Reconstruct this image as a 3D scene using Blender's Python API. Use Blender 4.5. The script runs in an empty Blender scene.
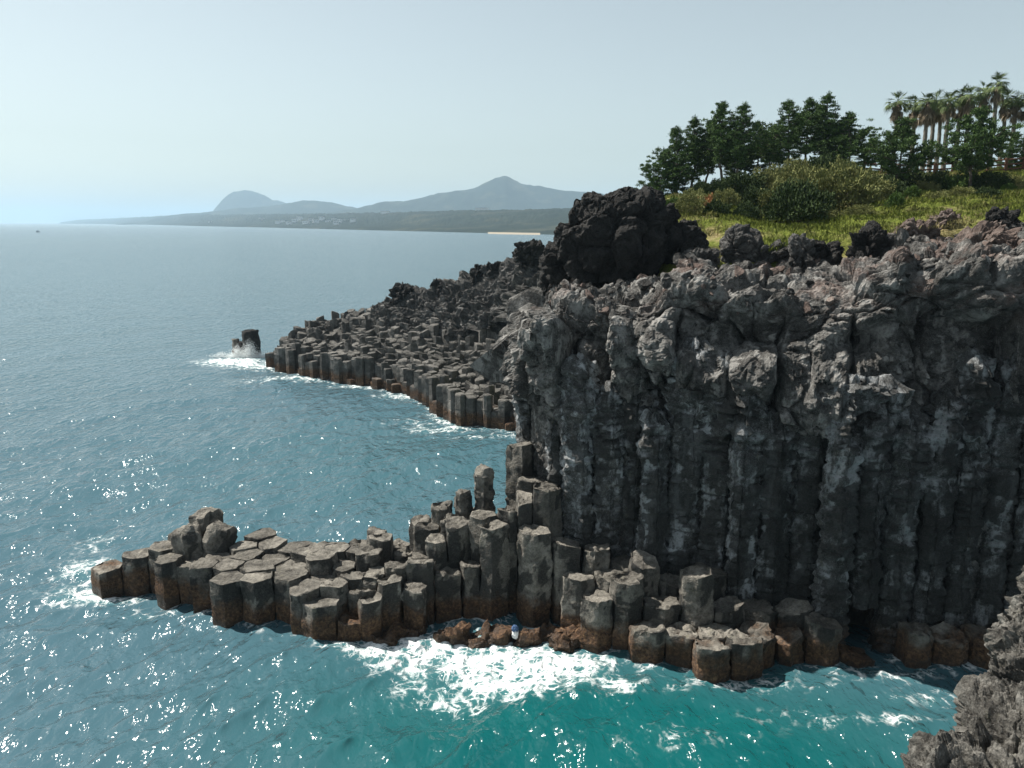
import bpy, math, random
import numpy as np
from mathutils import kdtree, Vector

scene = bpy.context.scene
COL = scene.collection
R = math.radians
random.seed(7)
RNG = np.random.default_rng(11)
H_CAM = 18.0
F_PX = 804.0
PITCH = R(11.4)
CP, SP = math.cos(PITCH), math.sin(PITCH)

# ------------------------------------------------------------------ survey helpers: turn a sighting into a place
def ray(px, py):
    xr = (px - 512) / F_PX
    yu = (384 - py) / F_PX
    return np.array([xr, CP + yu * SP, -SP + yu * CP])

def at_z(px, py, z):
    d = ray(px, py)
    return d * ((z - H_CAM) / d[2]) + np.array([0, 0, H_CAM])

def at_y(px, py, Y):
    d = ray(px, py)
    return d * (Y / d[1]) + np.array([0, 0, H_CAM])

def smooth(a, b, x):
    t = np.clip((np.asarray(x, float) - a) / (b - a), 0, 1)
    return t * t * (3 - 2 * t)

# ------------------------------------------------------------------ numpy noise
_perm = np.random.default_rng(3).permutation(256)
_perm = np.concatenate([_perm, _perm, _perm])
_grad = np.random.default_rng(5).normal(size=(256, 3))
_grad /= np.linalg.norm(_grad, axis=1)[:, None]

def perlin(p):
    p = np.asarray(p, float)
    i = np.floor(p).astype(int)
    f = p - i
    i &= 255
    u = f * f * f * (f * (f * 6 - 15) + 10)
    out = np.zeros(len(p))
    for dx in (0, 1):
        wx = u[:, 0] if dx else 1 - u[:, 0]
        for dy in (0, 1):
            wy = u[:, 1] if dy else 1 - u[:, 1]
            for dz in (0, 1):
                wz = u[:, 2] if dz else 1 - u[:, 2]
                h = _perm[_perm[_perm[(i[:, 0] + dx) & 255] + ((i[:, 1] + dy) & 255)] + ((i[:, 2] + dz) & 255)]
                g = _grad[h]
                out += wx * wy * wz * (g[:, 0] * (f[:, 0] - dx) + g[:, 1] * (f[:, 1] - dy) + g[:, 2] * (f[:, 2] - dz))
    return out * 1.5

def fbm(p, octv=4, gain=.5):
    a, s, t = 1.0, 1.0, 0
    for k in range(octv):
        t = t + a * perlin(p * s + 17.3 * k)
        a *= gain
        s *= 2.03
    return t

def ridged(p, octv=4, gain=.5):
    a, s, t = 1.0, 1.0, 0
    for k in range(octv):
        t = t + a * (1 - 2 * np.abs(perlin(p * s + 9.1 * k)))
        a *= gain
        s *= 2.07
    return t

_jit = np.random.default_rng(9).random((256, 3))
def worley(p):
    p = np.asarray(p, float)
    i = np.floor(p).astype(int)
    f = p - i
    f1 = np.full(len(p), 9.0)
    f2 = np.full(len(p), 9.0)
    for dx in (-1, 0, 1):
        for dy in (-1, 0, 1):
            for dz in (-1, 0, 1):
                h = _perm[_perm[_perm[(i[:, 0] + dx) & 255] + ((i[:, 1] + dy) & 255)] + ((i[:, 2] + dz) & 255)]
                q = _jit[h] + np.array([dx, dy, dz]) - f
                d = np.sqrt((q * q).sum(1))
                f2 = np.where(d < f1, f1, np.minimum(f2, d))
                f1 = np.minimum(f1, d)
    return f1, f2

_fdir = np.random.default_rng(12).normal(size=(256, 3))
def facet(p, amp=1.0):
    """chipped rock: every cell is a tilted plane; returns (plane height, crack distance, cell random)"""
    p = np.asarray(p, float)
    i = np.floor(p).astype(int); f = p - i
    f1 = np.full(len(p), 9.0); f2 = np.full(len(p), 9.0); best = np.zeros(len(p)); rid = np.zeros(len(p))
    for dx in (-1, 0, 1):
        for dy in (-1, 0, 1):
            for dz in (-1, 0, 1):
                h = _perm[_perm[_perm[(i[:, 0] + dx) & 255] + ((i[:, 1] + dy) & 255)] + ((i[:, 2] + dz) & 255)]
                q = _jit[h] + np.array([dx, dy, dz]) - f
                d = np.sqrt((q * q).sum(1)); m = d < f1
                f2 = np.where(m, f1, np.minimum(f2, d))
                best = np.where(m, (q * _fdir[h]).sum(1), best); rid = np.where(m, h / 255.0, rid)
                f1 = np.where(m, d, f1)
    return best, f2 - f1, rid

# ------------------------------------------------------------------ mesh + object helpers
def mesh_np(name, verts, quads=None, tris=None, smooth_shade=True):
    me = bpy.data.meshes.new(name)
    verts = np.asarray(verts, np.float32)
    loops, starts = [], []
    n = 0
    if quads is not None and len(quads):
        q = np.asarray(quads, np.int32)
        loops.append(q.ravel()); starts.append(n + 4 * np.arange(len(q))); n += q.size
    if tris is not None and len(tris):
        t = np.asarray(tris, np.int32)
        loops.append(t.ravel()); starts.append(n + 3 * np.arange(len(t))); n += t.size
    loops = np.concatenate(loops).astype(np.int32); starts = np.concatenate(starts).astype(np.int32)
    me.vertices.add(len(verts)); me.vertices.foreach_set('co', verts.ravel())
    me.loops.add(n); me.loops.foreach_set('vertex_index', loops)
    me.polygons.add(len(starts)); me.polygons.foreach_set('loop_start', starts)
    me.polygons.foreach_set('use_smooth', np.full(len(starts), smooth_shade))
    me.update(calc_edges=True)
    return me

def attr(me, name, vals):
    a = me.attributes.new(name, 'FLOAT', 'POINT')
    a.data.foreach_set('value', np.asarray(vals, np.float32))

def crisp(me, deg=30):
    me.set_sharp_from_angle(angle=R(deg)); return me

def link(name, data, mat=None, parent=None, label=None, cat=None, group=None, kind=None, loc=None):
    o = bpy.data.objects.new(name, data)
    COL.objects.link(o)
    if mat is not None and data is not None and not data.materials:
        data.materials.append(mat)
    if parent is not None: o.parent = parent
    if loc is not None: o.location = loc
    if label: o['label'] = label
    if cat: o['category'] = cat
    if group: o['group'] = group
    if kind: o['kind'] = kind
    return o

def grid_quads(nu, nv, wrap_u=False):
    iu = np.arange(nu if wrap_u else nu - 1)
    iv = np.arange(nv - 1)
    a, b = np.meshgrid(iu, iv, indexing='ij')
    a2 = (a + 1) % nu
    return np.stack([a * nv + b, a2 * nv + b, a2 * nv + b + 1, a * nv + b + 1], -1).reshape(-1, 4)

def grid_normals(P):
    du = np.gradient(P, axis=0); dv = np.gradient(P, axis=1)
    n = np.cross(du, dv)
    return n / (np.linalg.norm(n, axis=2, keepdims=True) + 1e-9)

class Bag:
    """collects pieces of ONE mesh"""
    def __init__(s): s.v = []; s.q = []; s.t = []; s.n = 0
    def add(s, v, q=None, t=None):
        v = np.asarray(v, float)
        if q is not None and len(q): s.q.append(np.asarray(q) + s.n)
        if t is not None and len(t): s.t.append(np.asarray(t) + s.n)
        s.v.append(v); s.n += len(v)
    def mesh(s, name, smooth_shade=True):
        return mesh_np(name, np.concatenate(s.v), np.concatenate(s.q) if s.q else None, np.concatenate(s.t) if s.t else None, smooth_shade)

def tube(bag, pts, radii, sides=7):
    pts = np.asarray(pts, float); n = len(pts)
    tang = np.gradient(pts, axis=0)
    tang /= np.linalg.norm(tang, axis=1)[:, None] + 1e-9
    ref = np.array([0, 0, 1.0]) if abs(tang[0, 2]) < .8 else np.array([1.0, 0, 0])
    a = np.cross(tang, ref); a /= np.linalg.norm(a, axis=1)[:, None] + 1e-9
    b = np.cross(tang, a)
    th = np.linspace(0, 2 * math.pi, sides, endpoint=False)
    P = pts[None] + (np.cos(th)[:, None, None] * a[None] + np.sin(th)[:, None, None] * b[None]) * np.asarray(radii)[None, :, None]
    bag.add(P.reshape(-1, 3), grid_quads(sides, n, True))

def box(bag, c, s, rz=0.0):
    c = np.asarray(c, float); s = np.asarray(s, float) / 2
    v = np.array([[x, y, z] for x in (-1, 1) for y in (-1, 1) for z in (-1, 1)], float) * s
    cr, sr = math.cos(rz), math.sin(rz)
    v = np.stack([v[:, 0] * cr - v[:, 1] * sr, v[:, 0] * sr + v[:, 1] * cr, v[:, 2]], 1) + c
    bag.add(v, [[0, 1, 3, 2], [4, 6, 7, 5], [0, 4, 5, 1], [2, 3, 7, 6], [0, 2, 6, 4], [1, 5, 7, 3]])

# ------------------------------------------------------------------ material helpers
class NT:
    def __init__(s, name):
        s.m = bpy.data.materials.new(name); s.m.use_nodes = True
        s.t = s.m.node_tree; s.t.nodes.clear()
        s.out = s.t.nodes.new('ShaderNodeOutputMaterial')
        s.geo = s.t.nodes.new('ShaderNodeNewGeometry')
        s.pos = s.geo.outputs['Position']
    def node(s, ty, **kw):
        n = s.t.nodes.new(ty)
        for k, v in kw.items(): setattr(n, k, v)
        return n
    def put(s, sock, v):
        if isinstance(v, bpy.types.NodeSocket): s.t.links.new(v, sock)
        elif isinstance(v, (tuple, list)) and len(v) == 3 and sock.type == 'RGBA': sock.default_value = (*v, 1)
        else: sock.default_value = v
    def noise(s, scale, detail=4, rough=.55, vec=None, dist=0.0):
        n = s.node('ShaderNodeTexNoise'); s.put(n.inputs['Vector'], vec or s.pos)
        n.inputs['Scale'].default_value = scale; n.inputs['Detail'].default_value = detail
        n.inputs['Roughness'].default_value = rough; n.inputs['Distortion'].default_value = dist
        return n.outputs['Fac']
    def voro(s, scale, feature='F1', vec=None, out='Distance', rand=1.0):
        n = s.node('ShaderNodeTexVoronoi', feature=feature); s.put(n.inputs['Vector'], vec or s.pos)
        n.inputs['Scale'].default_value = scale; n.inputs['Randomness'].default_value = rand
        return n.outputs[out]
    def math(s, op, a, b=None, c=None, clamp=False):
        n = s.node('ShaderNodeMath', operation=op, use_clamp=clamp)
        s.put(n.inputs[0], a)
        if b is not None: s.put(n.inputs[1], b)
        if c is not None: s.put(n.inputs[2], c)
        return n.outputs[0]
    def step(s, x, a, b):
        n = s.node('ShaderNodeMapRange', interpolation_type='SMOOTHSTEP'); s.put(n.inputs['Value'], x)
        n.inputs['From Min'].default_value = a; n.inputs['From Max'].default_value = b
        return n.outputs['Result']
    def mix(s, f, a, b):
        n = s.node('ShaderNodeMix', data_type='RGBA'); s.put(n.inputs[0], f)
        s.put(n.inputs[6], a); s.put(n.inputs[7], b)
        return n.outputs[2]
    def ramp(s, f, stops):
        n = s.node('ShaderNodeValToRGB'); s.put(n.inputs[0], f)
        e = n.color_ramp.elements
        while len(e) < len(stops): e.new(.5)
        for el, (p, c) in zip(e, stops): el.position = p; el.color = (*c, 1)
        return n.outputs[0]
    def mapping(s, scale, vec=None, rot=(0, 0, 0)):
        n = s.node('ShaderNodeMapping'); s.put(n.inputs[0], vec or s.pos)
        n.inputs['Scale'].default_value = scale; n.inputs['Rotation'].default_value = rot
        return n.outputs[0]
    def xyz(s, vec=None):
        n = s.node('ShaderNodeSeparateXYZ'); s.put(n.inputs[0], vec or s.pos)
        return n.outputs
    def attrib(s, name):
        return s.node('ShaderNodeAttribute', attribute_name=name).outputs['Fac']
    def bump(s, h, strength=1.0, dist=.05, normal=None):
        n = s.node('ShaderNodeBump'); s.put(n.inputs['Height'], h)
        n.inputs['Strength'].default_value = strength; n.inputs['Distance'].default_value = dist
        if normal is not None: s.put(n.inputs['Normal'], normal)
        return n.outputs[0]
    def bsdf(s, color, rough=.9, spec=.3, normal=None, **kw):
        n = s.node('ShaderNodeBsdfPrincipled'); s.put(n.inputs['Base Color'], color)
        s.put(n.inputs['Roughness'], rough); s.put(n.inputs['Specular IOR Level'], spec)
        if normal is not None: s.put(n.inputs['Normal'], normal)
        for k, v in kw.items(): s.put(n.inputs[k], v)
        s.t.links.new(n.outputs[0], s.out.inputs['Surface'])
        return s.m

def rock_mat(name, dark, mid, pale, patch=.9, bandw=.95, band=False, red=0.0, lichen=.0, streak=False, bumpd=.06, crust=False):
    g = NT(name)
    n1 = g.noise(patch, 7, .62, dist=.4)
    n2 = g.noise(patch * 4.7, 6, .65)
    n3 = g.noise(14, 5, .7)
    f = g.math('ADD', g.math('MULTIPLY', n1, .62), g.math('MULTIPLY', n2, .38))
    col = g.ramp(f, [(.39, dark), (.51, mid), (.62, pale)])
    if streak:      # fresh bluish break faces against rough dark crust
        sv = g.mapping((1.0, 1.0, .22))
        st = g.noise(1.3, 6, .6, vec=sv, dist=.6)
        col = g.mix(g.math('MULTIPLY', g.step(st, .52, .62), .75), col, g.ramp(n2, [(.3, pale), (.7, tuple(c * 1.35 for c in pale))]))
        cr = g.noise(2.3, 7, .7)
        col = g.mix(g.math('MULTIPLY', g.step(cr, .54, .63), .8), col, tuple(c * .75 for c in dark))
    if red:
        rn = g.noise(.55, 5, .6, vec=g.mapping((1, 1, 1.4)))
        rz = g.step(g.xyz()[2], 13.4, 15.4)
        col = g.mix(g.math('MULTIPLY', g.math('MULTIPLY', g.step(rn, .5, .62), rz), red), col, (.16, .095, .075))
    if lichen:
        ln = g.noise(3.1, 6, .7)
        col = g.mix(g.math('MULTIPLY', g.step(ln, .58, .7), lichen), col, (.19, .18, .10))
    speck = g.noise(21, 5, .75)
    col = g.mix(g.math('MULTIPLY', g.step(speck, .50, .68), .5), col, tuple(c * 1.15 for c in pale))
    col = g.mix(g.math('MULTIPLY', g.step(g.noise(9, 6, .75), .53, .66), .62), col, tuple(c * .6 for c in dark))
    if crust:
        ck = g.attrib('crust')
        col = g.mix(g.math('MULTIPLY', g.step(ck, .25, .75), .82), col, g.ramp(n3, [(.35, (.010, .010, .0095)), (.55, (.028, .0275, .0255)), (.72, (.075, .072, .062))]))  # dark crust colour, which also paints shade onto the column sides
    if crust:
        oi = g.node('ShaderNodeObjectInfo').outputs['Random']
        tone = g.math('MULTIPLY_ADD', oi, .55, .70)
        tn = g.node('ShaderNodeVectorMath', operation='SCALE'); g.put(tn.inputs[0], col); g.put(tn.inputs['Scale'], tone); col = tn.outputs[0]
    rough = .92
    if band:
        z = g.xyz()[2]
        zz = g.math('ADD', z, g.math('MULTIPLY', g.math('SUBTRACT', g.noise(1.1, 5, .6), .5), 1.6))
        brown = g.ramp(g.noise(7, 6, .7), [(.35, (.022, .014, .009)), (.52, (.085, .046, .025)), (.7, (.19, .115, .06))])
        fb = g.math('SUBTRACT', 1.0, g.step(zz, .75, 1.45))
        col = g.mix(g.math('MULTIPLY', fb, bandw), col, brown)
        wet = g.math('SUBTRACT', 1.0, g.step(zz, .02, .45))
        col = g.mix(g.math('MULTIPLY', wet, .6), col, (.02, .015, .011))
        rough = g.math('SUBTRACT', .92, g.math('MULTIPLY', wet, .55))
    h = g.math('ADD', g.math('MULTIPLY', g.noise(5, 8, .68), 1.0), g.math('MULTIPLY', g.voro(9), -.35))
    h = g.math('ADD', g.math('ADD', h, g.math('MULTIPLY', n3, .5)), g.math('MULTIPLY', speck, .22))
    return g.bsdf(col, rough, .25, g.bump(h, 1.0, bumpd * 1.35))

M = {}
M['shelf'] = rock_mat('basalt_weathered', (.048, .044, .038), (.125, .116, .10), (.225, .208, .18), 1.1, band=True, lichen=.25, crust=True)
M['cliffcol'] = rock_mat('basalt_columns', (.026, .025, .022), (.062, .062, .06), (.26, .27, .275), .8, band=True, lichen=.25, streak=True, crust=True, bandw=.5)
M['cap'] = rock_mat('lava_cap', (.026, .024, .022), (.078, .075, .07), (.25, .242, .228), .55, band=True, bandw=.4, red=.42, lichen=.12, streak=True, bumpd=.09)
M['black'] = rock_mat('clinker_black', (.010, .0095, .009), (.02, .019, .018), (.042, .04, .037), 1.1, bumpd=.12)
M['grey'] = rock_mat('lava_grey', (.022, .021, .02), (.055, .053, .05), (.15, .145, .138), 1.0, bumpd=.08)
M['brownrock'] = rock_mat('lava_brown', (.05, .037, .032), (.11, .08, .068), (.2, .165, .145), 1.0, bumpd=.08)
M['paleyellow'] = rock_mat('pale_stone', (.18, .15, .10), (.28, .24, .17), (.36, .32, .24), 1.5, bumpd=.03)
M['fore'] = rock_mat('coastal_crust', (.028, .026, .023), (.085, .08, .071), (.18, .172, .155), 1.6, lichen=.2, bumpd=.07)
M['far'] = rock_mat('basalt_far', (.03, .029, .026), (.088, .084, .077), (.185, .176, .162), .5, band=True, bumpd=.1)

# ------------------------------------------------------------------ Voronoi columns
def voronoi_cells(pts, spacing):
    kd = kdtree.KDTree(len(pts))
    for i, p in enumerate(pts): kd.insert((p[0], p[1], 0), i)
    kd.balance()
    cells = []
    for i, p in enumerate(pts):
        b = spacing * .85
        poly = [(p[0] + b * math.cos(a), p[1] + b * math.sin(a)) for a in np.linspace(0, 2 * math.pi, 9)[:-1]]
        for co, j, d in kd.find_range((p[0], p[1], 0), spacing * 2.4):
            if j == i: continue
            q = pts[j]
            mx, my = (p[0] + q[0]) / 2, (p[1] + q[1]) / 2
            nx, ny = q[0] - p[0], q[1] - p[1]
            out = []
            for k in range(len(poly)):
                a, c = poly[k], poly[(k + 1) % len(poly)]
                da = (a[0] - mx) * nx + (a[1] - my) * ny
                dc = (c[0] - mx) * nx + (c[1] - my) * ny
                if da <= 0: out.append(a)
                if (da < 0 < dc) or (dc < 0 < da):
                    t = da / (da - dc)
                    out.append((a[0] + (c[0] - a[0]) * t, a[1] + (c[1] - a[1]) * t))
            poly = out
            if len(poly) < 3: break
        # drop tiny edges
        res = []
        for k in range(len(poly)):
            a, c = poly[k], poly[(k + 1) % len(poly)]
            if math.hypot(a[0] - c[0], a[1] - c[1]) > spacing * .12: res.append(c)
        cells.append(np.array(res) if len(res) >= 3 else np.array(poly))
    return cells

def lattice(x0, x1, y0, y1, sp, jit, seed):
    r = np.random.default_rng(seed)
    pts = []
    row = 0
    y = y0
    while y < y1:
        x = x0 + (sp / 2 if row % 2 else 0)
        while x < x1:
            pts.append((x + r.uniform(-jit, jit) * sp, y + r.uniform(-jit, jit) * sp))
            x += sp
        y += sp * .866
        row += 1
    return np.array(pts)

def in_poly(p, poly):
    x, y = p; c = False; n = len(poly)
    for i in range(n):
        x1, y1 = poly[i]; x2, y2 = poly[(i + 1) % n]
        if (y1 > y) != (y2 > y) and x < (x2 - x1) * (y - y1) / (y2 - y1) + x1: c = not c
    return c

def column_arrays(poly, z0, z1, r, corner=.012, chip=.42, seg=.17, dz=.15, rough=.035, joint=.03, round_top=0.0, tilt=.04, gap=.02, lean=0.0, biscuits=0.0):
    c = poly.mean(0)
    rad = np.linalg.norm(poly - c, axis=1).mean()
    poly = c + (poly - c) * (1 - gap / rad)
    n = len(poly); pts = []
    for i in range(n):
        a, b = poly[i], poly[(i + 1) % n]
        L = np.linalg.norm(b - a)
        e = min(.05, L * .2)
        pts.append(a + (c - a) / np.linalg.norm(c - a) * corner)
        k = max(1, int(L / seg))
        for t in np.linspace(e / L, 1 - e / L, k + 1): pts.append(a + (b - a) * t)
    pts = np.array(pts); m = len(pts)
    rel = pts - c
    nr = max(4, int((z1 - z0) / dz))
    t = np.linspace(0, 1, nr)
    zr = z0 + (z1 - z0) * t
    s = np.ones(nr); off = np.zeros((nr, 2))
    zj = z0 + r.uniform(.2, .6)
    cur = r.normal(0, .012, 2); last = z0
    while zj < z1 - .15:
        s -= joint * r.uniform(.2, 1.5) * np.exp(-((zr - zj) / (.055 if biscuits else .045)) ** 2)
        off[zr > zj] = r.normal(0, .018, 2)
        step = r.uniform(.28, .5) if biscuits else r.uniform(.45, 1.2)
        if biscuits:
            w = biscuits * np.clip(np.sin(np.clip((zr - zj) / step, 0, 1) * math.pi), 0, 1) * r.uniform(.2, 1)
            s += w
        zj += step
    tl = r.normal(0, tilt, 2)
    V = np.zeros((m, nr, 3))
    zt = rel @ tl
    V[:, :, 0] = c[0] + rel[:, None, 0] * s[None] + off[None, :, 0]
    V[:, :, 1] = c[1] + rel[:, None, 1] * s[None] + off[None, :, 1] 
    V[:, :, 2] = zr[None] + zt[:, None] * (t ** 4)[None]
    rings = [V]
    caps = [(.985, .012), (.9, .018), (.75, .012), (.55, .006), (.3, .0)] if not round_top else [(.93, .10 * round_top), (.8, .24 * round_top), (.55, .36 * round_top), (.28, .42 * round_top)]
    for sc, dzc in caps:
        ring = np.zeros((m, 1, 3))
        ring[:, 0, :2] = c + rel * sc * s[-1] + off[-1]
        ring[:, 0, 2] = z1 + zt * sc + dzc
        rings.append(ring)
    A = np.concatenate(rings, 1)
    nv = A.shape[1]
    V = A.reshape(-1, 3)
    dirn = np.zeros((m, nv, 3))
    dirn[:, :, :2] = (rel / (np.linalg.norm(rel, axis=1)[:, None] + 1e-6))[:, None]
    dirn[:, nr + 1:, :2] *= .3; dirn[:, nr + 1:, 2] = 1.2
    dirn = dirn.reshape(-1, 3)
    k = fbm(V * np.array([1.6, 1.6, 1.2]), 5, .55) * rough * 1.6 + fbm(V * np.array([6, 6, 6.]), 2) * rough * .5
    if biscuits:
        up_ = smooth(7.6, 10.5, V[:, 2])
        fc, fk_, _i = facet(V * np.array([.9, .9, .7]))
        k = k * (1 + .6 * up_) + fc * .09 * (.4 + up_) - .10 * np.exp(-(fk_ / .07) ** 2) * (.3 + up_)
    V = V + dirn * k[:, None]
    rimw = np.exp(-((V[:, 2] - z1) / .2) ** 2) * (V[:, 2] > z1 - .6)
    V = V - dirn * (rimw * np.clip(fbm(V * 1.9 + 5, 3) - .12, 0, .5) * chip)[:, None]
    cf = fbm(V * np.array([.95, .95, .42]) + 60, 4, .6) * (.7 if biscuits else 1) + .35 * fbm(np.stack([V[:, 0] * .3, V[:, 1] * .3, V[:, 2] * 2.2], 1), 2)
    frontal = -dirn[:, 1]
    cr = smooth(-.02, .20, cf + (.52 * (frontal - .55) if biscuits else .24 * frontal - .14) - (0 if not biscuits else .30 - .36 * smooth(9.4, 7.6, V[:, 2])))  # crust patches, plus painted shade darkening the sides that face front
    cr = cr * (dirn[:, 2] < .5)  # tops stay clear, so their sunlit paleness is in the colour
    if biscuits: V = V + dirn * (cr * (.07 + .10 * np.abs(fbm(V * 2.6, 3, .6))))[:, None]
    column_arrays.crust = np.concatenate([cr, [0]])
    V = np.concatenate([V, [[c[0] + off[-1][0], c[1] + off[-1][1], z1 + caps[-1][1] + fbm(np.array([[c[0], c[1], z1]]), 2)[0] * rough]]])
    q = grid_quads(m, nv, True)
    ci = len(V) - 1
    tr = [[i * nv + nv - 1, ((i + 1) % m) * nv + nv - 1, ci] for i in range(m)]
    if lean:
        h = np.clip(V[:, 2] - z0, 0, None)
        V[:, 1] += h * lean
    return V, q, tr

def simple_column(bag, poly, z0, z1, r, tilt=.06):
    c = poly.mean(0); rel = (poly - c) * r.uniform(.93, .985); m = len(poly)
    tl = r.normal(0, tilt, 2); zt = rel @ tl
    lv = [(z0, 1, 0)]
    z = z0 + r.uniform(.4, 1.0)
    while z < z1 - .5:
        lv += [(z - .05, 1 + r.normal(0, .02), 0), (z, .96, 0), (z + .05, 1 + r.normal(0, .02), 0)]
        z += r.uniform(.6, 1.3)
    lv += [(z1 - .1, 1, 1), (z1 - .02, .95, 1), (z1 + r.uniform(-.02, .05), .8, 1)]
    nv = len(lv)
    V = np.zeros((m, nv, 3))
    for k, (zz, s, tt) in enumerate(lv):
        V[:, k, :2] = c + rel * s; V[:, k, 2] = zz + zt * tt * s
    V += r.normal(0, .018, V.shape)
    V = np.concatenate([V.reshape(-1, 3), [[c[0], c[1], lv[-1][0] + r.uniform(-.03, .05)]]])
    ci = len(V) - 1
    bag.add(V, grid_quads(m, nv, True), [[i * nv + nv - 1, ((i + 1) % m) * nv + nv - 1, ci] for i in range(m)])

class Field:
    """height field from scattered levels (thin plate spline)"""
    def __init__(s, pts, reg=.02):
        P = np.array(pts, float); s.p = P[:, :2]; n = len(P)
        A = np.zeros((n + 3, n + 3)); A[:n, :n] = s.k(s.p, s.p) + np.eye(n) * reg
        A[:n, n] = 1; A[:n, n + 1:] = s.p; A[n, :n] = 1; A[n + 1:, :n] = s.p.T
        s.w = np.linalg.solve(A, np.concatenate([P[:, 2], [0, 0, 0]]))
    @staticmethod
    def k(a, b):
        d = np.sqrt(((a[:, None] - b[None]) ** 2).sum(-1)) + 1e-6
        return d * d * np.log(d)
    def __call__(s, q):
        q = np.atleast_2d(np.asarray(q, float))[:, :2]
        n = len(s.p); out = np.zeros(len(q))
        for i in range(0, len(q), 20000):
            qq = q[i:i + 20000]
            out[i:i + 20000] = s.k(qq, s.p) @ s.w[:n] + s.w[n] + qq @ s.w[n + 1:]
        return out

def idw(pts, q, pw=3.0):
    P = np.array(pts); d = np.sqrt(((q[:, None] - P[None, :, :2]) ** 2).sum(-1)) + .15
    w = d ** -pw
    return (w * P[None, :, 2]).sum(1) / w.sum(1)

def sight_y(lst):
    return [(p[0], p[1], p[2]) for p in (at_y(a, b, Y) for a, b, Y in lst)]

ROCKS = []          # plan positions of rock standing in the water, for the surf

# ------------------------------------------------------------------ cliff line in plan
_path = np.array([(6, 56), (2.2, 48), (1.3, 43), (.75, 39.6), (1.2, 37.7), (3, 36.1), (6, 35.1), (9, 34.2), (12, 33.4), (15, 32.6), (18, 32.1),
                  (22, 31.8), (27, 31.1), (36, 30.2)], float)
for _ in range(3):
    a, b = _path[:-1], _path[1:]
    _path = np.concatenate([_path[:1], np.stack([a * .75 + b * .25, a * .25 + b * .75], 1).reshape(-1, 2), _path[-1:]])
_len = np.concatenate([[0], np.cumsum(np.linalg.norm(np.diff(_path, axis=0), axis=1))])
def path_at(s):
    return np.stack([np.interp(s, _len, _path[:, 0]), np.interp(s, _len, _path[:, 1])], -1)
def wall_y(x):
    sel = _path[:, 1] < 39.7
    return np.interp(x, _path[sel, 0], _path[sel, 1])

# ------------------------------------------------------------------ near columns: the low promontory and the cliff foot
SPC = 1.40
_pa = np.concatenate([lattice(-24, -9.6, 26, 42, 1.34, .24, 22), lattice(-8.9, -.1, 26, 42, 1.08, .24, 23)]); _pb = lattice(.2, 27, 26, 42, SPC, .2, 21)
pts = np.concatenate([_pa, _pb]); cells = voronoi_cells(pts, SPC)
prom_front = [at_z(*q, 0)[:2] for q in [(100, 590), (150, 598), (215, 618), (280, 634), (350, 640), (400, 632), (440, 622), (500, 620), (545, 620)]]
prom_back = [at_z(*q)[:2] for q in [(540, 470, 6.2), (500, 455, 7.0), (470, 480, 5.8), (440, 487, 5.2), (410, 497, 4.6), (380, 515, 3.7), (350, 528, 2.9), (300, 530, 2.75), (240, 527, 2.7),
                                    (180, 530, 2.5), (125, 538, 2.4)]]
prom_poly = [tuple(p) for p in prom_front] + [tuple(p) for p in prom_back] + [tuple(at_z(98, 560, 1.2)[:2])]
lev = sight_y([(115, 563, 38.2), (140, 545, 38.2), (200, 560, 36.3), (250, 568, 35), (290, 577, 34.2), (350, 575, 34.1), (200, 537, 38.5), (280, 538, 38), (325, 548, 37), (345, 585, 33.4), (330, 605, 32.7),
               (355, 618, 32.2), (360, 545, 37), (378, 532, 37.2), (405, 548, 36), (430, 556, 35), (395, 590, 33.2), (412, 578, 33.8), (415, 605, 32.2), (445, 562, 34.2), (468, 560, 34), (425, 508, 38.3), (455, 488, 37.8), (478, 480, 37.4), (495, 468, 37.2), (440, 522, 36), (490, 508, 36), (470, 520, 35.8),
               (512, 445, 37.3), (540, 480, 36), (505, 545, 34.2), (470, 600, 32.4), (505, 600, 32), (545, 590, 32), (460, 632, 31.2), (530, 628, 31)])
foot = sight_y([(570, 545, 34.4), (600, 570, 33), (640, 575, 32.8), (560, 590, 32.4), (605, 615, 31), (625, 590, 32), (655, 570, 33.1), (660, 600, 31.8), (690, 575, 32.6), (690, 600, 31.6), (720, 640, 30.2), (745, 640, 30),
                (640, 640, 30.2), (675, 640, 30.2), (780, 642, 29.9), (820, 640, 30), (590, 630, 30.6), (560, 632, 30.6), (870, 650, 30.2), (930, 646, 30), (1000, 640, 30)])
lev_all = lev + foot
rr = np.random.default_rng(31)
hts = idw(lev_all, pts)
lump = at_y(205, 535, 38.4)[:2]; lump2 = at_y(284, 535, 38.6)[:2]
spikes = [at_y(q[0], q[1], q[2])[:2] for q in [(430, 505, 38.2), (445, 500, 37.9), (472, 492, 37.7)]]

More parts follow.
